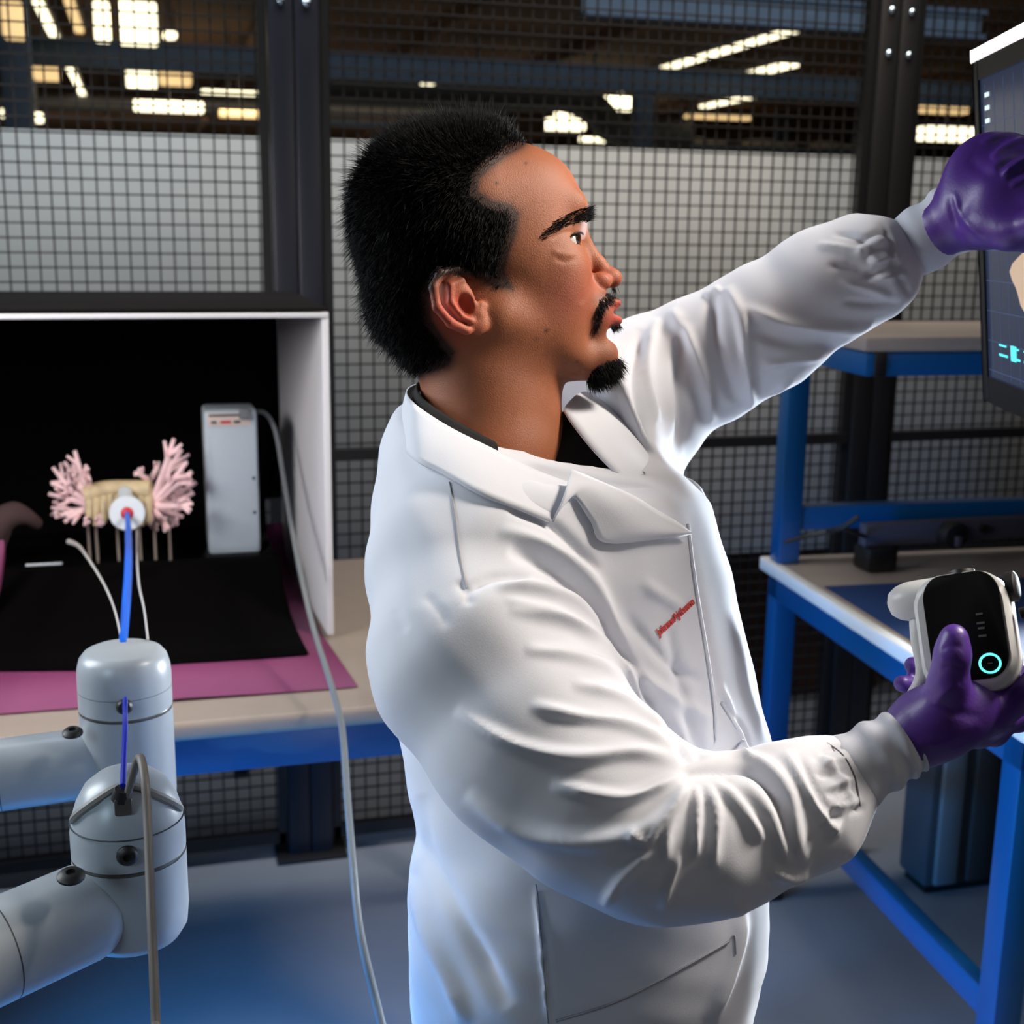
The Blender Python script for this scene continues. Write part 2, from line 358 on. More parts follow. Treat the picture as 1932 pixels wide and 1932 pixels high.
# glossy platform
pz=.95
t=empty('display_platform',(-.1,2.66,.855),'glossy black platform inside the photo box under the pink airway model','platform')
MB().box((-.62,2.52,pz-.012),(.222,2.83,pz),.002).build('top_plate',M['gloss_black'],t)
for x in (-.58,.16):
    for y in (2.56,2.72): MB().box((x,y,.857),(x+.03,y+.03,pz-.012)).build('foot',M['rubber'],t)
g=[]
for j,(s,z) in enumerate([(0,.9525),(.03,.952),(.05,.945),(.09,.915),(.16,.878),(.24,.862),(.3,.859),(.36,.858)]):
    r=[]
    for k,x in enumerate(np.linspace(-.75,.245,60)):
        yy=2.535-s-(0.0 if x>-.1 else .09*min(1,(-.1-x)/.25)*-1*s/.36*.6); r.append((x*(1) if x<.2 else x-(.02*(1-s/.36)),yy,z+.003*math.sin(x*30+j)*(s>.05)*(z>.87)))
    g.append(r)
sheet('black_cloth','black_cloth',g,.002,'black cloth draped over the platform front onto the pink paper','cloth')
o=MB().tube([ (-.34,2.56,.96),(-.325,2.55,1.0),(-.29,2.54,1.045),(-.25,2.55,1.05),(-.225,2.57,1.03)],[.035,.04,.032,.02,.01],14,smooth=5)
for q in range(len(o.v)): v=o.v[q]; o.v[q]=(v[0],v[1],v[2]+.004*math.sin(v[0]*90)+.0)
tag(o.build('folded_cloth',M['cloth_brown']),'dark folded cloth bundle at the left edge inside the photo box','cloth')
g=W(65,1061,2.62);h=W(128,1059,2.62)
tag(MB().tube([(g[0],2.53,.9575),(h[0],2.53,.9575)],.0025,8).build('thin_rod',M['disc_white']),'thin white rod lying at the front edge of the black platform','rod')
a=ony(2,985,2.5)
tag(MB().tube([(a[0]-.05,2.4,.858),(a[0]-.02,2.42,.93),(a[0]+.0,2.43,1.0),(a[0]+.006,2.44,1.03)],[.02,.016,.01,.004],8).build('paper_scrap',M['pink']),'piece of pink paper curling at the left picture edge','paper')
# controller box
t=empty('controller_unit',(.15,2.62,pz),'upright white electronics unit standing inside the photo box with a grey cable','electronics unit')
cx0,cx1,cy,cz=.093,.196,2.56,1.243
MB().box((cx0,cy,pz),(cx1,cy+.1,cz),.008,seg=3).build('housing',M['controller'],t)
MB().box((cx0+.012,cy-.002,pz+.012),(cx1-.004,cy+.0,cz-.035),.001).build('front_cover',M['controller'],t)
MB().box((cx0+.008,cy-.0015,cz-.032),(cx1-.012,cy+.002,cz-.006),.001).build('top_label',M['controller_label'],t,'beige top label with red print')
for k,(a,b,m) in enumerate([(.014,.024,'dark_grey'),(.032,.052,'red'),(.058,.07,'dark_grey')]): MB().box((cx0+a,cy-.003,cz-.026),(cx0+b,cy-.001,cz-.021)).build('print_mark',M[m],t)
MB().box((cx0+.01,cy-.003,cz-.012),(cx1-.03,cy-.001,cz-.008)).build('vent_slot',M['dark_grey'],t)
for z in (1.105,1.035): MB().lathe([(.0035,0),(.0035,.002)],(cx1-.010,cy-.001,z),(0,-1,0),12).build('screw',M['dark_grey'],t)
MB().box((cx1-.035,cy-.012,cz-.018),(cx1-.014,cy+.006,cz+.003),.003).build('plug',M['cable_grey'],t)
pp=[W(474,776,2.62),W(500,780,2.6),W(520,815,2.58),W(535,900,2.5),W(548,980,2.4),W(566,1075,2.28),W(590,1180,2.14),W(618,1270,2.02),W(640,1345,1.93),W(648,1400,1.86),W(655,1500,1.78),W(665,1620,1.68),W(680,1760,1.58),W(722,1940,1.42),W(760,2100,1.34),W(790,2500,1.3)]
pp.append((pp[-1][0],pp[-1][1]-.05,.01)); pp.append((pp[-1][0]-.3,pp[-1][1]-.3,.008))
rr=[.0045]*5+[.005]*13
tag(MB().tube(pp,rr,10,smooth=6).build('cable',M['cable_grey']),'long grey cable running from the white unit over the bench edge to the floor','cable')
# ------------------------------------------------------------ airway model
t=empty('airway_model',W(230,1060,2.6),'pink branching lung airway model on thin rods in front of the black backdrop','anatomical model')
D0=2.5
def br(mb,path,r0,r1,n=7):
    m=len(path); mb.tube([W(*p) for p in path],[r0+(r1-r0)*i/(m-1) for i in range(m)],n,smooth=3)
rnd=random.Random(4)
def tree(mb,root,tips,r):
    for (x,y) in tips:
        dz=rnd.uniform(-.05,.05); mx=root[0]+(x-root[0])*.5+rnd.uniform(-5,5); my=root[1]+(y-root[1])*.5+rnd.uniform(-5,5)
        br(mb,[(root[0],root[1],D0),(mx,my,D0+dz*.6),(x,y,D0+dz)],r*1.25,r*.62)
        L=math.hypot(x-root[0],y-root[1]); ux,uy=(x-root[0])/L,(y-root[1])/L
        for q in range(3):
            f=rnd.uniform(.45,.8); s=(-1)**q; l=L*rnd.uniform(.16,.3); bx=root[0]+(x-root[0])*f;by=root[1]+(y-root[1])*f; an=s*rnd.uniform(.5,.9)
            ex=bx+l*(ux*math.cos(an)-uy*math.sin(an));ey=by+l*(ux*math.sin(an)+uy*math.cos(an))
            br(mb,[(bx,by,D0+dz*f),((bx+ex)/2,(by+ey)/2,D0+dz),(ex,ey,D0+dz+rnd.uniform(-.02,.02))],r*.75,r*.5,6)
lm=MB(); tree(lm,(178,958),[(141,850),(122,872),(100,882),(97,912),(92,932),(98,958),(104,976),(122,985),(160,992),(190,992)],.0060)
tree(lm,(168,935),[(150,890),(160,885),(128,900)],.0052)
lm.build('bronchial_tree',M['lung_pink'],t)
lm=MB(); tree(lm,(285,955),[(328,828),(343,848),(352,872),(362,890),(370,910),(366,930),(362,950),(346,975),(335,990),(318,998),(296,1000),(280,990)],.0064)
tree(lm,(282,905),[(253,892),(262,884),(300,872)],.005)
lm.build('bronchial_tree',M['lung_pink'],t)
lm=MB()
lm.tube([W(165,935,2.49),W(195,925,2.49),W(235,922,2.49),W(285,925,2.49)],[.02,.018,.017,.02],12)
for k in range(9): lm.tube([W(168+k*14,915,2.49),W(168+k*14,985+rnd.uniform(-15,10),2.47)],[.010,.006],8)
lm.build('trachea_body',M['lung_beige'],t)
for x in (165,180,220,262,290,318):
    MB().tube([W(x,975,2.5),(W(x,975,2.5)[0],W(x,975,2.5)[1],pz+.001)],.0028,8).build('support_rod',M['clear_rod'],t)
# port disc
t=empty('instrument_port',W(240,968,2.38),'white round port disc with red centre in front of the airway model','port')
c=W(240,968,2.38); ax=(CAM-c)/np.linalg.norm(CAM-c); ax=ax*np.array([1,1,.6])
MB().lathe([(.014,0),(.0305,.002),(.0325,.005),(.0325,.010),(.031,.012),(.012,.0125),(.0115,.010)],c-ax*.006,ax,40).build('disc',M['disc_white'],t)
MB().lathe([(.0112,0),(.0112,.010),(.008,.0125)],c-ax*.004,ax,24).build('seal',M['red'],t,'red rubber seal in the centre')
MB().tube([c-ax*.004,W(236,930,2.47)],[.012,.014],14).build('socket',M['disc_white'],t)
sp=[c+np.array([.0,.012,-.02]),(c[0],c[1]+.012,.97),(c[0],c[1]+.2,.955)]
MB().tube([sp[0],sp[1],sp[2]],.003,8).build('stand_rod',M['clear_rod'],t)
tag(MB().tube([c+ax*.006,W(243,1020,2.25),W(242,1080,2.0),W(238,1140,1.75),W(233,1202,1.5),W(233,1217,1.46)],[.0048,.0062,.0062,.006,.0052,.005],12,smooth=5).build('catheter',M['blue_tube']),'bright blue catheter from the port disc to the rear robot arm','catheter')
tag(MB().tube([W(130,1022,2.3),W(148,1030,2.25),W(165,1052,2.1),W(195,1100,1.9),(W(216,1150,1.65)),W(231,1217,1.46)],[.005,.0036,.0021,.0018,.0015,.0015],9,smooth=5).build('guide_wire',M['pale_wire']),'thin grey wire with a pale tip curving left from the rear robot arm','wire')
tag(MB().tube([W(258,1000,2.35),W(258,1040,2.2),W(262,1100,1.9),W(272,1150,1.65),W(279,1208,1.46)],[.002,.002,.0018,.0015,.0015],9,smooth=5).build('guide_wire',M['pale_wire']),'thin grey wire right of the blue catheter going down to the rear arm','wire')
# ------------------------------------------------------------ robot arms
def robot(x,y,ztop,zseam,zbot,r,linkdir,linkz,lr,llen,label,straps,elbow):
    t=empty('robot_arm',elbow+(0,) if len(elbow)==2 else elbow,label,'robot arm')
    H=ztop-zseam
    prof=[(r,0),(r,H-.030),(r*.985,H-.020),(r*.93,H-.0095),(r*.83,H-.003),(r*.70,H),(0,H+.0005)]
    if straps: prof=[(r,0),(r,H-.055),(r*.97,H-.043),(r*.88,H-.028),(r*.72,H-.013),(r*.5,H-.004),(r*.25,H),(0,H)]
    MB().lathe(prof,(x,y,zseam+.002)).build('wrist_cap',M['robot'],t)
    MB().lathe([(r*.985,0),(r*.995,.001),(r*.995,.003),(r*.985,.004)],(x,y,zseam-.002)).build('seam_ring',M['robot_ring'],t,'dark metallic seam ring')
    h=zseam-zbot
    MB().lathe([(r*.6,0),(r*.85,.004),(r*.97,.014),(r*1.0,.030),(r,h-.002)],(x,y,zbot)).build('joint_body',M['robot'],t)
    MB().lathe([(r*1.001,0),(r*1.001,.0006)],(x,y,ztop-.043)).build('seam_line',M['robot_line'],t)
    d=Vector(linkdir).normalized(); o=Vector((x,y,linkz))
    MB().lathe([(lr*.75,-.006),(lr*.92,.004),(lr,.02),(lr,.045),(lr*1.0,llen)],o+d*(r*.55),d).build('forearm_link',M['robot'],t)
    for q in (llen*.32,llen*.47): MB().lathe([(lr*1.003,0),(lr*1.003,.0012)],o+d*(r*.55+q),d).build('seam_line',M['robot_line'],t)
    e=o+d*(r*.55+llen)
    MB().lathe([(lr*.7,-.02),(lr*1.1,.0),(lr*1.15,.03),(lr*1.15,.12),(lr,.15),(lr*.5,.16)],(e.x,e.y,e.z-.08)).build('elbow_joint',M['robot'],t)
    MB().tube([e,(elbow[0],elbow[1],.55)],lr*.95,24,smooth=1).build('upper_link',M['robot'],t)
    MB().lathe([(.09,0),(.09,.02),(.06,.03),(.06,.56),(.03,.6)],(elbow[0],elbow[1],0)).build('base',M['robot'],t)
    return t
R1=robot(-.046,1.437,1.131,1.064,.93,.0515,(-1,-.07,-.02),1.002,.0400,.34,'rear robot arm behind the first, holding the blue catheter in front of the black cloth',False,(-.62,1.30))
R2=robot(-.040,1.125,1.118,1.042,.955,.0505,(-.86,-.5,-.05),1.0,.044,.3,'front robot arm at lower left with a grey cable clipped on its dome',True,(-.52,.72))
def capm(t,c,ax,r=.008,name='plug_cap'):
    MB().lathe([(r*1.1,0),(r*1.1,.002),(r*.8,.005),(r*.4,.0055),(r*.35,.003)],c,ax,16).build(name,M['rubber'],t,'black rubber plug')
# robot details
def parent_add(t,mb,name,m,label=None): return mb.build(name,M[m],t,label)
for t,c,ax,r in ((R1,(-.046,1.437-.0515,1.083),(0,-1,0),.008),(R2,(-.040,1.125-.0505,1.062),(-.05,-1,0),.0085)):
    capm(t,c,ax,r)
# plugs on the links
capm(R1,W(137,1384,1.39),(0,-.2,1),.010); capm(R2,W(134,1655,1.075),(.05,-.2,1),.0105)
# clip and straps on the dome of the front arm
X,Y,Zt=-.040,1.125,1.118; r=.0505
def dome(an,h): # point on dome surface at angle, height from top
    prof=[(0,r*.25),(.004,r*.5),(.013,r*.72),(.028,r*.88),(.043,r*.97),(.056,r)]
    rr=np.interp(h,[p[0] for p in prof],[p[1] for p in prof]); return (X+rr*math.cos(an),Y+rr*math.sin(an),Zt-h)
for a0,a1 in ((-100,-165),(-80,-12)):
    m=MB(); L=[]; 
    for k in range(9):
        f=k/8; an=math.radians(a0+(a1-a0)*f**.8); h=.004+.034*f**1.4; p=dome(an,h); q=.0012; L.append((p[0]+q*math.cos(an),p[1]+q*math.sin(an),p[2]+q))
    m.tube(L,[.0042]*8+[.0025],8); m.build('dome_groove',M['groove'],R2)
cl=np.array(dome(math.radians(-90),.010))
MB().box((cl[0]-.009,cl[1]-.012,cl[2]-.012),(cl[0]+.006,cl[1]+.004,cl[2]+.004),.002).build('cable_clip',M['robot_ring'],R2,'small metal cable clip')
MB().tube([(cl[0]-.003,cl[1]-.004,cl[2]+.001),(cl[0]-.001,cl[1]-.006,cl[2]+.011)],[.009,.007],12).build('cable_gland',M['rubber'],R2,'black cable gland')
tag(MB().tube([(-.046,1.380,1.083),W(236,1318,1.36),W(236,1345,1.32),W(236,1375,1.22),tuple(cl+np.array([-.001,-.006,.014]))],.0026,8,smooth=4).build('thin_blue_cable',M['navy_cable']),'short thin blue cable between the rear arm plug and the front arm clip','cable')
a=tuple(cl+np.array([.002,-.008,.004]))
tag(MB().tube([a,W(262,1430,1.095),W(273,1470,1.07),W(278,1540,1.055),W(282,1640,1.03),W(287,1760,1.0),W(294,1935,.97),W(298,2150,.95),tuple(W(298,2150,.95)+np.array([-.02,-.05,-.8]))],[.0032]+[.0038]*8,12,smooth=6).build('grey_cable',M['cable_brown']),'thick grey-brown cable hanging from the dome of the front robot arm','cable')
# ------------------------------------------------------------ right workbench
BA=math.radians(-4.0); BP=(1.365,2.66,0)
def bx(mb,a,b,bev=0,seg=2): return mb.box(a,b,bev,(BP,BA),seg)
t=empty('workbench',(1.9,2.15,0),'blue framed workbench with blue mat and upper shelf at the right','workbench')
X0,X1,Y0,Y1=1.365,2.95,1.575,2.66
bx(MB(),(X0,Y0,.82),(X1,Y1,.85),.006).build('worktop',M['bench_top'],t)
bx(MB(),(X0-.003,Y0,.822),(X0+.022,Y1,.8515),.004).build('edge_strip',M['bench_edge'],t,'white edge strip')
bx(MB(),(X0+.035,Y0+.03,.85),(X1-.03,Y1-.27,.8525),.001).build('bench_mat',M['blue_mat'],t,'dark blue bench mat')
m=MB()
bx(m,(X0+.01,Y0+.03,.765),(X0+.05,Y1-.03,.82),.003);bx(m,(X0+.04,Y0+.03,.765),(X1,Y0+.07,.82),.003);bx(m,(X0+.04,Y1-.07,.765),(X1,Y1-.03,.82),.003);m.build('frame_rail',M['bench_blue'],t)
for x in (X0+.01,X1-.06):
    for y in (Y0+.03,Y1-.08): bx(MB(),(x,y,0.02),(x+.052,y+.052,.82),.003).build('leg',M['bench_blue'],t); bx(MB(),(x-.01,y-.01,0),(x+.06,y+.06,.02),.004).build('foot',M['rubber'],t)
bx(MB(),(X0+.012,Y0+.08,.30),(X0+.045,Y1-.08,.352),.003).build('stretcher',M['bench_blue'],t)
for x in (X0+.01,X1-.06): bx(MB(),(x,Y1-.08,.85),(x+.052,Y1-.028,1.325),.003).build('upright',M['bench_blue'],t)
bx(MB(),(X0+.06,Y1-.075,.93),(X1-.06,Y1-.035,.985),.003).build('cross_rail',M['bench_blue'],t)
# upper shelf
m=MB(); bx(m,(X0+.012,2.23,1.325),(X0+.045,Y1-.03,1.372),.003);bx(m,(X0+.055,2.23,1.325),(X1,2.265,1.372),.003)
m.build('shelf_frame',M['bench_blue'],t); bx(MB(),(X0+.03,2.225,1.325),(X0+.055,2.24,1.374),.002).build('corner_cap',M['rubber'],t)
bx(MB(),(X0+.005,2.222,1.374),(X1,Y1-.02,1.404),.005).build('shelf_board',M['bench_top'],t)
# power rail and parts on it
p0=ony(1632,962,2.5); p1=ony(2000,950,2.5)
t=empty('power_rail',((p0[0]+p1[0])/2,2.5,.853),'dark grey rail with a black knob lying along the back of the right bench','rail')
z0=.905
MB().box((p0[0],2.49,z0),(p1[0]+.2,2.52,z0+.052),.004).build('bar',M['grey_bar'],t)
k=ony(1797,985,2.48)
MB().lathe([(.033,0),(.033,.012),(.028,.03),(.01,.034)],(k[0],2.49,z0+.02),(0,-1,0),20).build('knob',M['rubber'],t)
MB().box((k[0]-.008,2.445,z0+.0),(k[0]+.008,2.455,z0+.024),.002).build('knob_pointer',M['grey_bar'],t)
k=ony(1862,968,2.48); MB().lathe([(.011,0),(.011,.01)],(k[0],2.49,z0+.03),(0,-1,0),14).build('small_knob',M['rubber'],t)
MB().box((p0[0]-.005,2.46,.853),(p0[0]+.07,2.53,z0+.002),.006).build('foot_block',M['rubber'],t)
MB().box((p1[0]+.1,2.46,.853),(p1[0]+.16,2.53,z0+.002),.006).build('foot_block',M['rubber'],t)
tag(MB().tube([W(1560,1003,2.72),W(1590,995,2.68),W(1620,975,2.66)],.006,8).tube([(p0[0]+.0,2.495,.93),W(1590,995,2.68)],.005,8).tube([W(1560,1003,2.72),W(1520,1012,2.74),W(1480,1024,2.74)],[.006,.005,.004],8).build('black_cable',M['rubber']),'black cable beside the blue upright at the left end of the rail','cable')
# things under / behind the bench
a=onz(1600,1560,0)
t=empty('equipment_case',(1.98,2.55,0),'grey equipment case with vertical panels standing under the right bench','case')
MB().box((1.78,2.5,0.02),(2.5,2.62,.70),.01).build('body',M['dark_grey'],t)
for q in (0,.09,.2): MB().box((1.80+q,2.485,.03),(1.86+q,2.5,.68),.004).build('panel',M['duct'] if q==.09 else M['cable_grey'],t)
MB().box((1.79,2.51,0),(2.4,2.6,.02)).build('base',M['rubber'],t)
a=onz(1600,1612,0)
t=empty('floor_caster',(a[0],a[1],0),'small black caster with a metal hub on the floor below the sleeve','caster')
MB().lathe([(.02,-.012),(.03,-.008),(.03,.008),(.02,.012)],(a[0],a[1],.030),(0.3,1,0),20).build('wheel',M['rubber'],t); MB().lathe([(.009,0),(.009,.004)],(a[0],a[1]-.012,.030),(0.3,-1,0),12).build('hub',M['bolt'],t)
MB().box((a[0]-.02,a[1]-.01,.05),(a[0]+.05,a[1]+.02,.075),.006).build('bracket',M['rubber'],t)
a=onz(1935,1800,0)
# ------------------------------------------------------------ monitor
v=np.array(ray(1182,448)); v=v/np.linalg.norm(v)
P0=W(1842,118,1.56); P1=CAM+np.array(ray(1862,752))*(((P0-CAM)@v)/(np.array(ray(1862,752))@v))
ydir=(P0-P1); H=np.linalg.norm(ydir); ydir/=H
xd=-v; xd=xd-ydir*(xd@ydir); xd/=np.linalg.norm(xd); nrm=np.cross(xd,ydir) # faces left
Wd=.58
t=empty('monitor',P1+xd*.29-np.array([0,0,.1]),'dark screened monitor at the right edge, touched by the raised gloved hand','monitor')
def slab(mb,x0,x1,y0,y1,z0,z1,b=0):
    bm=bmesh.new(); bmesh.ops.create_cube(bm,size=1)
    for q in bm.verts:
        l=((x0+x1)/2+q.co.x*(x1-x0),(y0+y1)/2+q.co.y*(y1-y0),(z0+z1)/2+q.co.z*(z1-z0)); q.co=Vector(P1+xd*l[0]+ydir*l[1]+nrm*l[2])
    if b: bmesh.ops.bevel(bm,geom=bm.edges[:],offset=b,segments=2,profile=.5,affect='EDGES')
    return mb.bm(bm,None,bool(b))
slab(MB(),0,Wd,0,H,-.035,0,.004).build('housing',M['screen_frame'],t)
m=MB()
for a in ((0,.02,0,H),(Wd-.02,Wd,0,H),(.02,Wd-.02,0,.03),(.02,Wd-.02,H-.022,H)): slab(m,*a,0,.004,.001)
m.build('bezel',M['screen_frame'],t)
def screenmat():
    m=bpy.data.materials.new('screen'); m.use_nodes=True; nt=m.node_tree; b=nt.nodes['Principled BSDF']; b.inputs['Roughness'].default_value=.15
    b.inputs['Base Color'].default_value=lin((20,24,34)); b.inputs['Emission Color'].default_value=lin((52,62,88)); b.inputs['Emission Strength'].default_value=.55
    return m
M['screen']=screenmat()
slab(MB(),.02,Wd-.02,.03,H-.022,0,.0015).build('screen',M['screen'],t)
m=MB()
for k in range(14): slab(m,.04+k*.038,.0406+k*.038,.035,H-.03,.0015,.0018)
for k in range(9): slab(m,.022,Wd-.022,.04+k*.037,.0406+k*.037,.0015,.0018)
mat('grid_line',(60,75,100),.5,emit=(70,86,120),es=.5); m.build('screen_grid',M['grid_line'],t)
m=MB()
for y in (H-.045,H-.06,H-.075): slab(m,.040,.058,y,y+.005,.0018,.0022)
m.build('menu_icon',M['ui_white'],t)
m=MB()
for k in range(6):
    slab(m,.07+k*.05,.105+k*.05,.062,.0645,.0018,.0022); slab(m,.07+k*.05,.1+k*.05,.074,.076,.0018,.0022)
slab(m,.12,.14,.06,.078,.0018,.0024); m.build('toolbar_mark',M['ui_cyan'],t)
bm=bmesh.new(); bmesh.ops.create_uvsphere(bm,u_segments=28,v_segments=14,radius=1)
for q in bm.verts: l=(.27+q.co.x*.14*(1+.1*math.sin(5*q.co.y)),.155+q.co.y*.05*(1+.15*q.co.x),.0018+abs(q.co.z)*.0006); q.co=Vector(P1+xd*l[0]+ydir*l[1]+nrm*l[2])
MB().bm(bm,None,True).build('displayed_bone_model',M['tan_model'],t)
slab(MB(),.22,.36,.10,.24,-.075,-.035,.01).build('mount_plate',M['rubber'],t)
e=P1+xd*.29+ydir*.17-nrm*.06
MB().tube([e,e-nrm*.25,(e-nrm*.25)+np.array([.1,0,.1])],.02,12,smooth=1).tube([(e-nrm*.25)+np.array([.1,0,0]),((e-nrm*.25)+np.array([.1,0,0]))*np.array([1,1,0])],.03,14,smooth=1).build('stand_pole',M['rubber'],t)
# white lamp bar above the monitor
slab(MB(),-.003,Wd+.01,H+.002,H+.013,-.025,.004,.002).build('top_lamp',None or mat('lamp_cool',(250,245,250),.4,emit=(255,250,250),es=1.6),t,'bright white bar along the top edge')
# ------------------------------------------------------------ implicit-surface sculpting (camera-aligned metric frame: x right, y down, z away)
def cp(px,py,d): return np.array([(px-966)/F*d,(py-966)/F*d,d])
def smin(a,b,k):
    h=np.clip(.5+.5*(b-a)/k,0,1); return b*(1-h)+a*h-k*h*(1-h)
def smax(a,b,k): return -smin(-a,-b,k)
def RC(a,b,r1,r2):
    a=np.array(a);b=np.array(b);ab=b-a;L=ab@ab
    def f(p):
        h=np.clip(((p-a)@ab)/L,0,1); q=p-a-h[:,None]*ab; return np.sqrt((q*q).sum(1))-(r1+(r2-r1)*h)
    return f,np.minimum(a-r1,b-r2),np.maximum(a+r1,b+r2)
def EL(c,r,R=None):
    c=np.array(c);r=np.array(r,float);m=r.max()
    def f(p):
        q=p-c
        if R is not None: q=q@R
        k0=np.sqrt(((q/r)**2).sum(1)); k1=np.sqrt(((q/r**2)**2).sum(1))+1e-9; return k0*(k0-1)/k1
    return f,c-m,c+m
def rotm(ax,deg):
    return np.array(Matrix.Rotation(math.radians(deg),3,ax))
def sdf_mesh(ops,lo,hi,h,coarse=6):
    "ops: list of (mode,(f,lo,hi),k). returns verts,faces"
    lo=np.array(lo);hi=np.array(hi); n=(np.ceil((hi-lo)/h/coarse)).astype(int)*coarse+1
    def ev(p):
        d=None
        for mode,(f,a,b),k in ops:
            if d is None: d=f(p).astype(np.float32); continue
            mg=k+.012; m=((p>a-mg)&(p<b+mg)).all(1)
            if mode=='+':
                e=np.full(len(p),1e3,np.float32); e[m]=f(p[m])
                # far away: keep bound
                mm=m; d[mm]=smin(d[mm],e[mm],k)
            elif mode=='-': d[m]=smax(d[m],-f(p[m]).astype(np.float32),k)
            elif mode=='d': d[m]=d[m]+f(p[m])
        return d
    nc=(n-1)//coarse+1
    ax=[lo[i]+np.arange(nc[i])*h*coarse for i in range(3)]
    G=np.stack(np.meshgrid(*ax,indexing='ij'),-1).reshape(-1,3); dc=ev(G).reshape(nc)
    # blocks possibly containing surface
    thr=h*coarse*1.9
    near=np.abs(dc)<thr; blk=np.zeros(nc-1,bool); sg=dc<0; mixed=np.zeros(nc-1,bool)
    for i in (0,1):
        for j in (0,1):
            for k in (0,1):
                sl=tuple(slice(q,q+nc[w]-1) for w,q in enumerate((i,j,k))); blk|=near[sl]; mixed|=(sg[sl]!=sg[:-1,:-1,:-1])
    blk|=mixed
    # sign fill
    D=np.where(np.repeat(np.repeat(np.repeat(sg,coarse,0),coarse,1),coarse,2)[:n[0],:n[1],:n[2]],-1.,1.).astype(np.float32)
    B=np.argwhere(blk); o=np.stack(np.meshgrid(*[np.arange(coarse+1)]*3,indexing='ij'),-1).reshape(-1,3)
    for s in range(0,len(B),3000):
        I=(B[s:s+3000,None,:]*coarse+o[None]).reshape(-1,3)
        D[I[:,0],I[:,1],I[:,2]]=ev(lo+I*h)
    S=D<0; c=S[:-1,:-1,:-1]; act=np.zeros(c.shape,bool); corners={}
    for i in (0,1):
        for j in (0,1):
            for k in (0,1): act|=(S[i:n[0]-1+i,j:n[1]-1+j,k:n[2]-1+k]!=c)
    A=np.argwhere(act); idx=np.full(c.shape,-1,np.int32); idx[act]=np.arange(len(A))
    V=np.zeros((len(A),3)); cnt=np.zeros(len(A)); offs=[(i,j,k) for i in (0,1) for j in (0,1) for k in (0,1)]
    val={q:D[A[:,0]+q[0],A[:,1]+q[1],A[:,2]+q[2]] for q in offs}
    for q in offs:
        for w in range(3):
            if q[w]==0:
                r=list(q);r[w]=1;r=tuple(r); a=val[q];b=val[r]; m=(a<0)!=(b<0); t=np.where(m,a/(a-b+1e-20),0)
                P=np.array(q,float)[None]+np.zeros((len(A),3)); P[:,w]+=t; V[m]+=P[m]; cnt[m]+=1
    V=lo+(A+V/cnt[:,None])*h
    Fc=[]
    for w in range(3):
        u,v=[(1,2),(2,0),(0,1)][w]
        s0=[slice(1,n[q]-1) for q in range(3)]; s0[w]=slice(0,n[w]-1); s1=list(s0); s1[w]=slice(1,n[w])
        e=np.argwhere(S[tuple(s0)]!=S[tuple(s1)]); off=np.array([1,1,1]);off[w]=0; e=e+off
        ins=S[e[:,0],e[:,1],e[:,2]]
        du=np.zeros(3,int);du[u]=1;dv=np.zeros(3,int);dv[v]=1
        g=lambda x: idx[x[:,0],x[:,1],x[:,2]]
        q=np.stack([g(e-du-dv),g(e-dv),g(e),g(e-du)],1); q[~ins]=q[~ins][:,::-1]; Fc.append(q)
    Fc=np.concatenate(Fc); return V,Fc[(Fc>=0).all(1)]
def vnormals(V,Q):
    a=V[Q[:,2]]-V[Q[:,0]];b=V[Q[:,3]]-V[Q[:,1]];n=np.cross(a,b);N=np.zeros_like(V)
    for k in range(4): np.add.at(N,Q[:,k],n)
    return N/(np.linalg.norm(N,axis=1,keepdims=True)+1e-12)
def lap(V,Q,it=2,l=.5):
    E=np.concatenate([Q[:,[k,(k+1)%4]] for k in range(4)]); V=V.copy()
    cnt=np.bincount(E.ravel(),minlength=len(V)).astype(float)[:,None]
    for _ in range(it):
        S=np.zeros_like(V)
        for w in range(3): S[:,w]=np.bincount(E[:,0],V[E[:,1],w],len(V))+np.bincount(E[:,1],V[E[:,0],w],len(V))
        V+=l*(S/cnt-V)
    return V
def topx(V): return np.stack([V[:,0]/V[:,2]*F+966,V[:,1]/V[:,2]*F+966],1)
def toworld(V): return CAM+V[:,:1]*RT-V[:,1:2]*UP+V[:,2:3]*FW
def pldist(P,poly):
    "distance & signed side of points to a polyline + param 0..1"
    best=np.full(len(P),1e9);side=np.zeros(len(P));par=np.zeros(len(P)); poly=np.array(poly,float)
    L=np.r_[0,np.cumsum(np.linalg.norm(np.diff(poly,axis=0),axis=1))]
    for i in range(len(poly)-1):
        a=poly[i];b=poly[i+1];ab=b-a;t=np.clip(((P-a)@ab)/(ab@ab),0,1);q=P-a-t[:,None]*ab;d=np.hypot(q[:,0],q[:,1]);m=d<best
        best[m]=d[m];cr=ab[0]*q[:,1]-ab[1]*q[:,0];side[m]=np.sign(cr[m]);par[m]=((L[i]+t*np.linalg.norm(ab))/L[-1])[m]
    return best,side,par
def smoothpoly(p,n=6):
    p=[np.array(q,float) for q in p]
    if len(p)<3: return np.array(p)
    o=[]
    for i in range(len(p)-1):
        p0=p[max(i-1,0)];p1=p[i];p2=p[i+1];p3=p[min(i+2,len(p)-1)]
        for k in range(n):
            t=k/n; o.append(.5*((2*p1)+(p2-p0)*t+(2*p0-5*p1+4*p2-p3)*t*t+(3*p1-p0-3*p2+p3)*t**3))
    return np.array(o+[p[-1]])
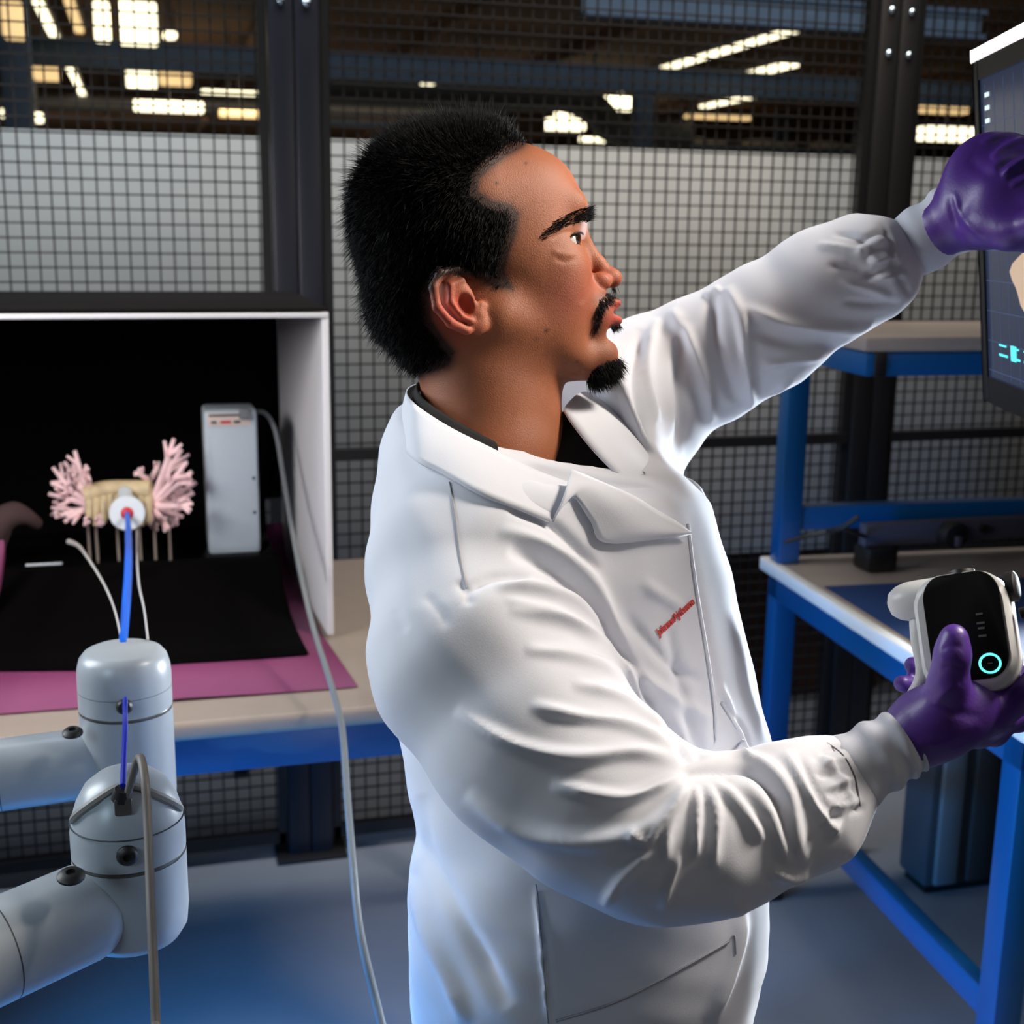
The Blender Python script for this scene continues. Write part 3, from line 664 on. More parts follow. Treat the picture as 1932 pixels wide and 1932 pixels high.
def stroke(V,Q,strokes,N=None):
    "strokes: (polyline px, amplitude m, width px, asymmetry). raises (or cuts) folds on the camera side of the cloth"
    if N is None: N=vnormals(V,Q)
    P=topx(V); fac=np.clip(-(N*V).sum(1)/np.linalg.norm(V,axis=1)*2.2+.15,0,1); off=np.zeros(len(V))
    for s in strokes:
        pl,amp,wd=s[:3]; asy=s[3] if len(s)>3 else 0; pl=smoothpoly(pl)
        m=((P>pl.min(0)-wd*4)&(P<pl.max(0)+wd*4)).all(1); i=np.flatnonzero(m&(fac>0))
        if len(i)==0: continue
        d,sd,t=pldist(P[i],pl); ta=np.clip(np.minimum(t,1-t)*5,0,1)**.7; ww=wd*(1+asy*sd)
        off[i]+=amp*np.exp(-(d/ww)**2)*np.where((t<=0)|(t>=1),.0+ta,ta)
    return V+N*(off*fac)[:,None]
def inpoly(P,poly):
    poly=np.array(poly,float);x,y=P[:,0],P[:,1];c=np.zeros(len(P),bool);j=len(poly)-1
    for i in range(len(poly)):
        xi,yi=poly[i];xj,yj=poly[j]; m=((yi>y)!=(yj>y)); m&=x<(xj-xi)*(y-yi)/(yj-yi+1e-12)+xi; c^=m; j=i
    return c
def meshobj(name,V,Q,m,parent,label=None,col=None,world=True):
    Vw=toworld(V) if world else V
    me=bpy.data.meshes.new(name); me.from_pydata(Vw.tolist(),[],[tuple(q) for q in Q.tolist()]); me.update()
    me.polygons.foreach_set('use_smooth',[True]*len(me.polygons))
    if col is not None:
        a=me.color_attributes.new('tone','FLOAT_COLOR','POINT'); a.data.foreach_set('color',np.c_[col,np.ones(len(col))].ravel().astype(np.float32))
    return link(name,me,m,parent,label)
# ------------------------------------------------------------ the man
HD=1.20
man=empty('person',(.37,1.12,0),'person in white lab coat and purple gloves, reaching to the screen, holding a handset','person')
mat('skin',(190,125,92),.54,attr='tone',sss=.12,bump=.25,bscale=900,noise=.06,nscale=60,spec=.3)
mat('hair',(9,7,7),.55,spec=.14); mat('hair_cap',(7,5,5),.95,spec=.1)
mat('coat',(214,215,222),.82,bump=.12,bscale=1400,sheen=.2,spec=.25)
mat('knit',(205,208,218),.9,bump=.25,bscale=1500,spec=.2)
mat('shirt',(8,7,8),.9)
mat('glove',(80,46,132),.42,bump=.12,bscale=350,spec=.5)
mat('seam',(150,150,156),.8)
mat('logo_red',(205,60,52),.7)
mat('eye_white',(205,200,196),.2,coat=.5); mat('iris',(24,14,10),.12,coat=1); mat('trousers',(40,52,86),.9); mat('shoe',(20,20,22),.5)
TH=math.radians(11); SX=1/math.cos(TH)
s0=HD/F
def hp(x,y,l):
    "head point: profile px x,y and lateral px l (negative = near, his right side)"
    X=(x-920); fx=X-l*math.sin(TH)*1.0; dz=l*math.cos(TH)+X*math.sin(TH)*.9
    d=HD+dz*s0; return np.array([(920+fx-966)*s0,(y-966)*s0,d])
HR=rotm('Y',0)@np.array([[math.cos(TH),0,-math.sin(TH)],[0,1,0],[math.sin(TH),0,math.cos(TH)]])
def he(x,y,l,rx,ry,rl,tilt=0):
    R=HR@np.array([[math.cos(math.radians(tilt)),-math.sin(math.radians(tilt)),0],[math.sin(math.radians(tilt)),math.cos(math.radians(tilt)),0],[0,0,1]])
    return EL(hp(x,y,l),(rx*s0,ry*s0,rl*s0),R)
def hc(a,b,r1,r2): return RC(hp(*a),hp(*b),r1*s0,r2*s0)
k=lambda v:v*s0
ops=[('+',he(868,424,0,196,176,150,8),0),
('+',he(795,566,0,90,94,92),k(50)),('+',he(985,395,0,112,118,112,20),k(40)),            # forehead
('+',hc((1068,398,-58),(1068,398,58),27,27),k(30)),  # brow
('+',hc((1084,398,-18),(1084,398,18),20,20),k(20)),
('+',he(1000,530,0,118,150,118,-8),k(50)),           # face mass
('+',he(1045,520,-62,46,52,44),k(30)),('+',he(1045,520,62,46,52,44),k(30)),   # cheeks
('+',he(1040,590,-52,55,62,48),k(34)),('+',he(1040,590,52,55,62,48),k(34)),
('+',hc((925,615,-92),(1085,682,-34),34,28),k(60)),('+',hc((925,615,92),(1085,682,34),34,28),k(60)), # jaw
('+',he(1126,668,0,44,44,44),k(30)),                 # chin
('+',he(1110,590,0,56,58,60),k(26)),                 # muzzle
('+',hc((1096,438,0),(1128,490,0),13,15),k(20)),     # nose bridge
('+',hc((1128,492,0),(1151,517,0),16,19),k(12)),
('+',he(1157,518,0,21,19,21),k(8)),
('+',he(1131,528,-24,21,17,13,20),k(8)),('+',he(1129,527,23,19,15,12,20),k(8)),
('+',he(1151,571,0,24,12,40,-14),k(8)),              # upper lip
('+',he(1150,601,0,27,14,37,-4),k(8)),               # lower lip
('-',he(1166,586,0,30,4.5,42,-10),k(5)),             # mouth gap
('-',he(1146,545,0,12,9,20),k(10)),                   # philtrum
('-',he(1156,627,0,20,12,44),k(14)),                  # under lip
('-',he(1142,541,-12,9,5,6,15),k(4)),                  # nostril
('-',he(1142,541,12,9,5,6,15),k(4)),
('-',he(1107,463,-56,26,19,30,25),k(16)),('-',he(1107,463,56,26,19,30,25),k(20)), # sockets
('+',he(1060,462,-53,26,24,27),k(8)),('+',he(1068,461,53,26,24,27),k(8)), # lids
('-',he(1068,463,-72,23,11.5,30,-16),k(2)),('-',he(1088,461,60,24,9.5,30,-14),k(2)),  # eye opening
('+',RC(cp(905,640,1.20),cp(925,830,1.21),k(112),k(132)),k(50)),  # neck
('+',RC(cp(950,690,1.21),cp(950,830,1.22),k(100),k(108)),k(40)),
('+',RC(cp(845,540,1.20),cp(862,640,1.2),k(112),k(86)),k(40)),
('+',RC(cp(935,880,1.2),cp(985,1000,1.24),k(116),k(122)),k(30)),
]
# ears
def ear(sg):
    L=sg*128; o=[]
    hc=lambda a,b,r1,r2: RC(hp(a[0]-16,a[1]+7,a[2]),hp(b[0]-16,b[1]+7,b[2]),r1*s0,r2*s0)
    he=lambda x,*r: globals()['he'](x-14,r[0]+7,*r[1:])
    ry=[(884,534,L*.95),(858,528,L*1.04),(828,540,L*1.14),(815,566,L*1.2),(821,600,L*1.2),(846,626,L*1.14),(876,638,L*1.06)]
    for a,b in zip(ry[:-1],ry[1:]): o.append(('+',hc(a,b,8.5,8.5),k(5)))
    o.append(('+',he(858,580,L*1.03,30,44,16,-28),k(10)))
    o.append(('-',he(872,594,L*1.16,17,22,22,-20),k(5)))
    for a,b in zip([(868,548,L*1.08),(846,560,L*1.14),(846,590,L*1.15),(866,614,L*1.12)],[(846,560,L*1.14),(846,590,L*1.15),(866,614,L*1.12),(882,620,L*1.08)]): o.append(('+',hc(a,b,5.5,5.5),k(4)))
    o.append(('+',he(896,626,L*1.0,16,18,9),k(12)))
    o.append(('+',hc((902,590,L*.98),(900,606,L*1.0),8,8),k(10)))
    return o
ops+=ear(-1)+ear(1)
lo=cp(600,170,1.0); hi=cp(1260,1110,1.42); lo=np.array([-.20,-.40,1.0]); hi=np.array([.14,.10,1.42])
V,Q=sdf_mesh(ops,lo,hi,.0016)
V=lap(V,Q,2,.5)
V=stroke(V,Q,[([(1118,510),(1112,540),(1096,575)],-.0009,7),([(1046,486),(1068,494),(1090,486)],-.0007,5),([(1040,470),(1056,478),(1086,480)],.0008,6),
 ([(1040,452),(1060,440),(1090,436)],-.0008,4),([(1120,590),(1118,620),(1124,650)],-.0006,6)])
HN=vnormals(V,Q); PX2=topx(V)
# skin tones
HAIRP=[(1001,262),(985,277),(950,296),(922,318),(902,338),(900,362),(925,380),(962,388),(976,402),(972,440),(958,478),(950,512),(966,544),(930,540),(912,528),(888,520),(850,515),(822,526),(806,560),(812,604),(834,638),(856,664),(846,688),(815,700),(788,712),(700,760),(500,700),(500,100),(1010,100)]
ins=inpoly(PX2,HAIRP); dh,_,_=pldist(PX2,HAIRP[:-3])
sk=np.array(lin((150,90,60))[:3]); col=np.tile(sk,(len(V),1))
def tone(c,x,y,rx,ry,a,rot=0):
    global col
    q=PX2-np.array([x,y]); t=math.radians(rot); q=np.c_[q[:,0]*math.cos(t)+q[:,1]*math.sin(t),-q[:,0]*math.sin(t)+q[:,1]*math.cos(t)]
    wgt=a*np.exp(-((q[:,0]/rx)**2+(q[:,1]/ry)**2)); col=col*(1-wgt[:,None])+np.array(lin(c)[:3])*wgt[:,None]
tone((132,58,44),1080,560,60,60,.6); tone((175,86,64),1140,520,40,35,.4); tone((185,76,58),850,590,50,60,.75); tone((165,84,60),1090,330,60,70,.2)
tone((162,68,60),1170,572,26,9,.95,-15); tone((176,76,68),1166,601,28,13,.95,-5)
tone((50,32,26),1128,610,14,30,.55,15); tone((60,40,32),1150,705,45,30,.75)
tone((70,42,34),1150,556,26,10,.7,-20); tone((88,50,36),1010,700,150,40,.25)  # second ellipse is jaw shadow painted into the skin colour
for (x,y,r,a) in [(1031,624,4,.9),(1088,683,3,.8),(937,346,3.5,.9),(992,308,3,.8),(1012,640,5,.4)]: tone((50,25,20),x,y,r,r,a)
sc=np.clip(np.where(ins,1,np.exp(-dh/9)),0,1)[:,None]*.9; col=col*(1-sc)+np.array(lin((26,17,15))[:3])*sc
# torso, arms and legs under the clothes join the same body mesh
B2=[('+',RC(cp(1000,1110,1.25),cp(1060,1500,1.23),.10,.12),0),('+',RC(cp(1060,1500,1.23),cp(1080,2050,1.34),.12,.12),.05),
('+',RC(cp(970,1040,1.23),cp(900,1160,1.07),.055,.045),.04),('+',RC(cp(900,1140,1.07),cp(1240,1570,1.0),.04,.036),.02),('+',RC(cp(1240,1570,1.0),cp(1690,1410,1.0),.034,.020),.02),
('+',RC(cp(1060,1010,1.28),cp(1200,800,1.38),.045,.035),.04),('+',RC(cp(1200,760,1.37),cp(1480,600,1.33),.04,.034),.02),('+',RC(cp(1480,600,1.33),cp(1770,435,1.28),.03,.020),.02)]
def w2c(p): q=np.array(p)-CAM; return np.array([q@RT,-(q@UP),q@FW])
HIP=W(1085,1932,1.30)
for s in (-1,1):
    hx=np.array([HIP[0],HIP[1],.85])+s*np.array([-.03,.08,0])
    B2+=[('+',RC(w2c(hx),w2c(hx+np.array([.02,0,-.37])),.075,.05),.05),('+',RC(w2c(hx+np.array([.02,0,-.37])),w2c(hx+np.array([0,0,-.78])),.048,.033),.02)]
V2,Q2=sdf_mesh(B2,(-.2,-.25,.85),(.55,1.75,1.75),.008,4); V2=lap(V2,Q2,1)
keep=(V2[Q2].mean(1)[:,1]>-.25)
Vb=np.r_[V,V2];Qb=np.r_[Q,Q2+len(V)]; cb=np.r_[col,np.tile(sk,(len(V2),1))]
body=meshobj('body',Vb,Qb,M['skin'],man,col=cb)
# eyes
def ball(c,r,n=24):
    bm=bmesh.new(); bmesh.ops.create_uvsphere(bm,u_segments=n,v_segments=n//2,radius=r); 
    v=np.array([q.co[:] for q in bm.verts])+c; f=[[q.index for q in fc.verts] for fc in bm.faces]; bm.free(); return v,f
for s in (-1,1):
    c=hp(1058,462,s*54); v,f=ball(c,k(22.5)); m=MB(); m.add(toworld(v),f,True); eo=m.build('eye',M['eye_white'],man)
    g=hp(1058+20.0,462-4.0,s*54+(-9 if s<0 else 2))-c; g/=np.linalg.norm(g); wv=lambda a:toworld(a[None])[0]
    m=MB(); a=c+g*k(19.3); gw=wv(c+g)-wv(c); m.lathe([(k(11.5),0),(k(11.2),k(1.6)),(k(8),k(3.2)),(k(3),k(4)),(0,k(4.1))],wv(a),gw,24); m.build('iris',M['iris'],eo)
def tubepx(pts,r,n=6): # pts (px,py,lat) on head
    m=MB(); m.tube([toworld(hp(*p)[None])[0] for p in pts],r,n,smooth=4); return m
for s in (-1,1):
    tubepx([(1044,472,s*80),(1054,461,s*82),(1067,452,s*79),(1079,448,s*70),(1088,448,s*58)],[.0003,.0008,.0011,.0012,.0007]).build('eyelashes',M['hair'],man)
# ---- hair: cap + strands
def strands(name,roots,dirs,lens,r,bend,seed=1,nseg=3,mt='hair'):
    rng=np.random.RandomState(seed); n=len(roots); up=np.array([0,-1.,0]); t=dirs/np.linalg.norm(dirs,axis=1,keepdims=True)
    a=np.cross(t,up+rng.randn(n,3)*.3); a/=np.linalg.norm(a,axis=1,keepdims=True); b=np.cross(t,a); VV=[];
    for sI in range(nseg):
        f=sI/nseg; ctr=roots+t*(lens*f)[:,None]+bend*(lens*f*f)[:,None]; rr=r*(1-.75*f)
        for q in range(3):
            an=2.094*q; VV.append(ctr+(a*math.cos(an)+b*math.sin(an))*rr)
    VV.append(roots+t*lens[:,None]+bend*lens[:,None]); m=3*nseg+1
    Vs=np.stack(VV,1).reshape(-1,3); Fs=[]; base=np.arange(n)*m
    for sI in range(nseg-1):
        for q in range(3): Fs.append(np.stack([base+3*sI+q,base+3*sI+(q+1)%3,base+3*sI+3+(q+1)%3,base+3*sI+3+q],1))
    T=[np.stack([base+3*(nseg-1)+q,base+3*(nseg-1)+(q+1)%3,base+m-1],1) for q in range(3)]
    return Vs,np.concatenate(Fs).tolist()+np.concatenate(T).tolist()
rng=np.random.RandomState(3)
face_c=V[Q].mean(1); fn=HN[Q].mean(1); fp=topx(face_c); fin=inpoly(fp,HAIRP)&(face_c[:,1]<cp(0,735,HD)[1])
earm=(np.abs(fp[:,0]-862)<52)&(fp[:,1]>526)&(fp[:,1]<650); fin&=~inpoly(fp,[(900,518),(850,517),(824,529),(808,562),(814,604),(838,638),(876,660),(930,600)])
ci=np.flatnonzero(fin)
# cap
ci_all=ci; dci=pldist(fp[ci],HAIRP[:-3])[0]; ci=ci[dci>15+6*np.sin(fp[ci,0]*.9)*np.sin(fp[ci,1]*.7)]
uq,inv=np.unique(Q[ci],return_inverse=True); capV=V[uq].copy(); dcap,_,_=pldist(topx(capV),HAIRP[:-3]); tk=np.clip(dcap/45,0,1)**.8
topf=np.clip((cp(0,420,HD)[1]-capV[:,1])/.10,0,1); capV+=HN[uq]*((.001+.003*tk+.003*tk*topf+.0012*tk*np.sin(capV[:,0]*700)*np.sin(capV[:,1]*620))[:,None])
ci=ci_all
hairo=meshobj('hair',capV,inv.reshape(-1,4),M['hair_cap'],man)
pr=np.clip(pldist(fp[ci],HAIRP[:-3])[0]/22,.12,1); sel=rng.choice(ci,30000,p=pr/pr.sum()); R_=face_c[sel]; N_=fn[sel]; P_=topx(R_); ds,_,_=pldist(P_,HAIRP[:-3]); td=np.clip(ds/45,0,1)
tp=np.clip((cp(0,430,HD)[1]-R_[:,1])/.10,0,1); fr=np.clip((P_[:,0]-850)/150,0,1)
dirs=N_*(.32+.68*tp[:,None])+np.array([-.25,.55,0])*(1-tp[:,None])*.9+np.array([.2,-.7,0])*tp[:,None]*(.5+.9*fr[:,None])+np.array([-.35,-.1,0])*((tp*(1-fr))[:,None])+rng.randn(len(sel),3)*.15
lens=(.004+.006*td+.0055*tp*td)*rng.uniform(.7,1.25,len(sel))*np.where(rng.rand(len(sel))<.12,1.75,1)+.007*tp*fr*td
Vs,Fs=strands('x',R_+N_*(.0005+.003*td[:,None]),dirs,lens,.00033,np.array([0,.12,0]))
def rawmesh(name,V,Fl,m,parent):
    me=bpy.data.meshes.new(name); me.from_pydata(toworld(V).tolist(),[],[tuple(q) for q in Fl]); me.update(); me.polygons.foreach_set('use_smooth',[True]*len(me.polygons)); return link(name,me,m,parent)
rawmesh('hair_strands',Vs,Fs,M['hair'],hairo)
def patch(name,poly,n,dirv,ln,r=.0003,nmix=.35,seed=5,jit=.15,soft=0,facing=True,parent=man):
    g=inpoly(fp,poly)&(fn[:,2]<.25 if facing else np.ones(len(fp),bool)); i=np.flatnonzero(g)
    if len(i)==0: return
    rg=np.random.RandomState(seed); s_=rg.choice(i,n); dr=np.array(dirv,float)/np.linalg.norm(dirv)
    d_=dr+fn[s_]*nmix+rg.randn(n,3)*jit; L_=ln*rg.uniform(.6,1.2,n)
    a,b=strands(name,face_c[s_]+rg.randn(n,3)*.0006,d_,L_,r,np.array([0,.1,0]),seed); return rawmesh(name,a,b,M['hair'],parent)
patch('eyebrow',[(1014,454),(1022,438),(1045,418),(1075,402),(1108,392),(1125,398),(1125,410),(1106,418),(1078,422),(1050,434),(1026,452)],800,(.9,-.45,0),.008,.00032,.15,6,.12)
patch('moustache',[(1128,592),(1122,584),(1132,566),(1146,552),(1156,543),(1182,540),(1186,556),(1172,562),(1156,566),(1142,576),(1134,590)],700,(.35,.9,0),.0065,.0003,.2,7,.2)
patch('moustache',[(1118,625),(1122,584),(1138,576),(1136,600),(1126,628)],200,(.1,1,0),.005,.00025,.1,17,.2)
patch('goatee',[(1116,700),(1130,688),(1160,676),(1198,668),(1198,770),(1150,752),(1118,740),(1106,720)],1500,(.45,.8,0),.014,.0003,.45,8,.3,facing=False)
patch('goatee',[(1152,612),(1185,612),(1190,640),(1160,636)],160,(.4,.9,0),.006,.00028,.3,9,.2,facing=False)
# ------------------------------------------------------------ lab coat
YS=[760,800,850,900,950,1000,1080,1180,1290,1400,1440,1500,1560,1640,1780,1932,2100,2300,2500]
LX=[830,800,778,768,755,742,725,722,730,752,760,772,783,768,766,776,800,850,900]
RX=[1110,1150,1215,1290,1335,1352,1375,1398,1425,1452,1452,1450,1448,1446,1440,1402,1400,1410,1420]
DD=[1.24,1.24,1.24,1.25,1.25,1.25,1.25,1.25,1.24,1.23,1.23,1.23,1.23,1.24,1.26,1.29,1.33,1.37,1.42]
BB=[.10,.13,.15,.17,.185,.19,.195,.195,.19,.185,.185,.185,.185,.19,.195,.20,.205,.21,.215]
ya=[(y-966)/F*d for y,d in zip(YS,DD)]
ca=[((l+r)/2-966)/F*d for l,r,d in zip(LX,RX,DD)]; aa=[(r-l)/2/F*d*.985 for l,r,d in zip(LX,RX,DD)]
def torso(p):
    y=p[:,1]; cx=np.interp(y,ya,ca);a=np.interp(y,ya,aa);cz=np.interp(y,ya,DD);b=np.interp(y,ya,BB)
    u=(p[:,0]-cx)/a;v=(p[:,2]-cz)/b; r=(np.abs(u)**2.2+np.abs(v)**2.2)**(1/2.2); d=(r-1)*np.minimum(a,b)*.9
    # arms' pit / limits
    return np.maximum(np.maximum(d,ya[0]-y),y-ya[-1])
def R_(r,d): return r*d/F
def sl(pts,k0=.02):
    o=[]
    for a,b in zip(pts[:-1],pts[1:]): o.append(('+',RC(cp(*a[:3]),cp(*b[:3]),R_(a[3],a[2]),R_(b[3],b[2])),k0))
    return o
near=[(905,1120,1.09,150),(905,1240,1.055,206),(1010,1400,1.02,196),(1120,1500,1.00,180),(1235,1570,.985,168),(1330,1575,.985,148),(1400,1560,.99,130),(1470,1530,.99,122),(1520,1515,.995,120),(1562,1482,1.0,86),(1588,1468,1.0,64)]
far=[(1120,830,1.30,120),(1215,735,1.37,133),(1330,680,1.36,122),(1440,620,1.34,118),(1550,545,1.32,108),(1630,510,1.31,104),(1652,505,1.30,84),(1674,494,1.30,58)]
tl=np.array([-.3,-.2,1.0]);th=np.array([.4,1.0,1.7])
cops=[('+',(torso,tl,th),0),
('+',RC(cp(900,900,1.2),cp(870,1060,1.11),.085,.075),.07),
('+',RC(cp(960,860,1.22),cp(1010,900,1.25),.085,.09),.05),
('+',RC(cp(1010,860,1.25),cp(1190,790,1.35),.075,.07),.06)]
n1=sl(near,.012); n1[0]=('+',n1[0][1],.05)
f1=sl(far,.012); f1[0]=('+',f1[0][1],.04)
cops+=n1+f1
# crook of elbow, neck opening
cops+=[('-',RC(cp(1322,1405,.93),cp(1300,1462,.90),.008,.006),.02),
('-',(lambda p:NECKCUT(p),np.array([-.2,-.3,1.0]),np.array([.2,.05,1.45])),.006)]
_m=np.array([cp(*q) for q in [(768,752,1.20),(850,832,1.10),(930,870,1.085),(1010,905,1.085),(1070,928,1.09),(1100,765,1.30),(1010,752,1.335),(880,740,1.325),(800,742,1.27)]])
_c=_m.mean(0); _n=np.linalg.svd(_m-_c)[2][2]; _n*=np.sign(_n[1]); print('plane rms',np.abs((_m-_c)@_n).max())
_ax0=cp(925,640,1.205);_ax1=cp(985,900,1.215);_ad=(_ax1-_ax0)/np.linalg.norm(_ax1-_ax0)
def NECKCUT(p):
    q=p-_ax0; t=q@_ad; r=q-t[:,None]*_ad; rr=np.sqrt((r*r).sum(1)); cyl=rr-(.112+.06*np.clip((1.24-p[:,2])/.08,0,1))
    v=np.maximum((p-_c)@_n-.0,cyl)
    fr=np.minimum(RC(cp(1040,845,1.09),cp(1208,915,1.12),k(72),k(10))[0](p),RC(cp(1060,840,1.18),cp(1200,905,1.17),k(90),k(18))[0](p))
    return np.minimum(v,fr)
CV,CQ=sdf_mesh(cops,(-.30,-.33,.84),(.50,1.10,1.62),.0027)
CV=lap(CV,CQ,7,.6)
S=[ # near sleeve: long folds running to the crook of the elbow
([(1290,1440),(1200,1420),(1080,1428),(960,1400),(860,1340)],.005,15),
([(1285,1425),(1190,1370),(1080,1350),(1000,1330)],.0045,13),([(1278,1400),(1180,1320),(1080,1290)],.004,12),
([(1255,1360),(1180,1280),(1090,1240),(990,1225)],.0045,13),([(1225,1310),(1150,1220),(1060,1170),(960,1150)],.004,13),
([(1290,1462),(1200,1500),(1130,1500),(1040,1480)],.005,12),([(1290,1475),(1220,1560),(1130,1585),(1010,1575),(880,1500)],.005,20),
([(1185,1565),(1215,1590),(1245,1560),(1290,1480)],.005,9),([(1300,1475),(1262,1560),(1255,1630)],.0045,9),([(1312,1480),(1312,1560),(1312,1620)],.005,9),
([(1330,1478),(1350,1540),(1345,1640)],.0045,11),([(1345,1475),(1400,1530),(1440,1590)],.0045,11),([(1240,1600),(1180,1650),(1140,1710)],.004,10),([(1285,1610),(1260,1680),(1248,1720)],.0035,10),
([(1370,1480),(1420,1500),(1470,1560),(1490,1640)],.005,22),
([(1300,1455),(1375,1425),(1440,1440),(1490,1500),(1510,1600),(1530,1640)],.004,14),([(1290,1465),(1400,1455),(1460,1510),(1492,1620)],-.006,9),
([(1480,1415),(1530,1500),(1570,1560),(1590,1570)],.004,12),([(1505,1425),(1560,1530),(1600,1545)],-.003,8),([(1540,1420),(1590,1470),(1608,1520)],.003,8),
([(1560,1590),(1590,1540),(1612,1520)],.003,7),([(1540,1560),(1580,1510),(1605,1490)],.0025,6),([(1450,1640),(1500,1655),(1530,1640)],.004,12),
# shoulder folds
([(940,1000),(1030,1030),(1120,1110),(1200,1290)],.006,17),([(960,1035),(1050,1075),(1130,1160),(1205,1300)],-.007,16),
([(935,1105),(1010,1110),(1090,1140),(1160,1200)],.006,14),([(950,1130),(1060,1165),(1150,1240),(1250,1380)],.003,10),
([(960,960),(1040,990),(1130,1080)],-.005,12),([(880,1120),(930,1090),(1000,1090)],-.003,10),
([(862,1095),(880,1120),(884,1145)],-.0022,9),([(800,1120),(835,1160),(840,1185)],-.0010,10),([(740,1150),(765,1190)],-.0009,12),
([(1150,1240),(1230,1290),(1310,1340),(1345,1360)],.004,14),([(1180,1160),(1260,1250),(1330,1290)],-.003,12),([(1210,1100),(1290,1150)],.003,14),
([(1200,1290),(1265,1370),(1300,1440)],-.008,11),([(1120,1130),(1190,1250),(1230,1330)],-.006,10),
([(1262,1180),(1310,1400),(1320,1440)],-.004,13),([(1330,1340),(1335,1420)],.002,10),
([(1380,1150),(1410,1290),(1440,1400)],.003,8),([(1360,1290),(1400,1400),(1420,1440)],.003,7),([(1360,1320),(1400,1380),(1415,1420)],-.003,6),
# far sleeve
([(1265,585),(1300,640),(1330,720),(1340,800)],.006,14),([(1290,600),(1280,700),(1290,800),(1270,850)],-.005,12),([(1370,540),(1400,600),(1410,700),(1420,780)],.005,12),
([(1345,545),(1350,640),(1390,760)],-.006,14),([(1400,580),(1480,610),(1560,620),(1650,615)],.005,13),([(1410,620),(1500,650),(1600,660)],-.004,14),
([(1240,600),(1220,700),(1240,800)],.005,11),([(1210,620),(1195,720),(1230,840)],-.005,11),([(1330,560),(1360,545)],.003,8),([(1540,460),(1600,470),(1640,480),(1660,500)],.003,7),
([(1560,500),(1620,510),(1665,530)],-.003,6),([(1570,440),(1620,450),(1655,470)],-.0025,6),([(1580,530),(1640,545),(1680,560)],.003,8),([(1590,570),(1660,575),(1700,570)],-.003,8),([(1440,690),(1500,680),(1560,670)],.003,10),
([(1440,820),(1470,740),(1500,720)],.003,10),([(1660,420),(1680,460),(1690,510),(1720,560)],-.004,6),
# lower body
([(790,1500),(800,1600),(860,1720),(960,1900)],-.005,20),([(770,1660),(800,1740),(850,1850),(880,1932)],.006,18),([(1010,1680),(1022,1780),(1035,1932)],.003,5),([(1022,1690),(1030,1780),(1045,1932)],-.002,5),
([(765,1480),(790,1560),(780,1650)],.004,12),([(1400,1700),(1385,1800),(1340,1932)],.005,15),
]
# gathers radiating from the knit cuffs and extra drape folds
rg=np.random.RandomState(11)
for q in range(7):
    f=(q+.5)/7; a=(1585+45*f+6,1400+135*f); S.append(([a,(a[0]-24-rg.rand()*18,a[1]+4+rg.rand()*12),(a[0]-52-rg.rand()*20,a[1]+10+rg.rand()*22)],.0028*(1 if q%2 else -1),5))
for q in range(6):
    f=(q+.5)/6; a=(1672+45*f,430+95*f); S.append(([a,(a[0]-25-rg.rand()*18,a[1]-2+rg.rand()*14),(a[0]-55-rg.rand()*25,a[1]+4+rg.rand()*24)],.003*(1 if q%2 else -1),5.5))
S=[(a[0],a[1]*1.35,a[2]*.85) for a in S]
CV=stroke(CV,CQ,S); 
CN=vnormals(CV,CQ)
# broad soft cloth unevenness
q=CV; un=.0012*np.sin(q[:,0]*46+q[:,1]*31)*np.sin(q[:,1]*38-q[:,2]*41+1)+.0006*np.sin(q[:,0]*90-q[:,1]*83)*np.sin(q[:,2]*77+q[:,1]*60)
CV=CV+CN*un[:,None]; CV=lap(CV,CQ,1,.5)
coat=meshobj('lab_coat',CV,CQ,M['coat'],man)
CP=topx(CV); CN=vnormals(CV,CQ)
vis=(CN*CV).sum(1)<0; vi=np.flatnonzero(vis)
def surf(px,py,lift=0,rad=14):
    "point on the camera-facing coat surface under a photo pixel, lifted outward"
    d2=((CP[vi]-np.array([px,py]))**2).sum(1); j=vi[d2<rad**2]
    while len(j)<4: rad*=1.5; j=vi[d2<rad**2]
    zmin=CV[j,2].min(); j=j[CV[j,2]<zmin+.03]; w_=1/(1+((CP[j]-np.array([px,py]))**2).sum(1)); dpt=(CV[j,2]*w_).sum()/w_.sum(); n_=(CN[j]*w_[:,None]).sum(0); n_/=np.linalg.norm(n_)
    return cp(px,py,dpt)+n_*lift
def seam(name,pts,r=.0007,lift=.0004,m='seam',parent=None,label=None):
    pl=smoothpoly(pts,5); P3=[toworld(surf(x,y,lift)[None])[0] for x,y in pl]; mb=MB(); mb.tube(P3,r,6,smooth=1); return mb.build(name,M[m],parent or coat,label)
seam('shoulder_seam',[(848,910),(860,980),(868,1050),(880,1110)])
seam('side_seam',[(1012,1668),(1022,1780),(1034,1930)],.0007,.0004)
seam('pocket_hem',[(1050,1925),(1160,1890),(1270,1835),(1375,1775)],.0011,.0008)
seam('pocket_seam',[(1375,1775),(1385,1765),(1388,1800)],.0006)
seam('placket_edge',[(1296,990),(1310,1100),(1330,1220),(1345,1320),(1350,1396)],.0016,.0012,'coat')
seam('placket_edge',[(1360,1325),(1385,1370),(1402,1400)],.0012,.0008,'coat')
mat('seam_dark',(105,100,104),.9)
seam('cuff_stitching',[(1560,1402),(1590,1425),(1612,1465),(1622,1520)],.0006,.0003,'seam_dark')
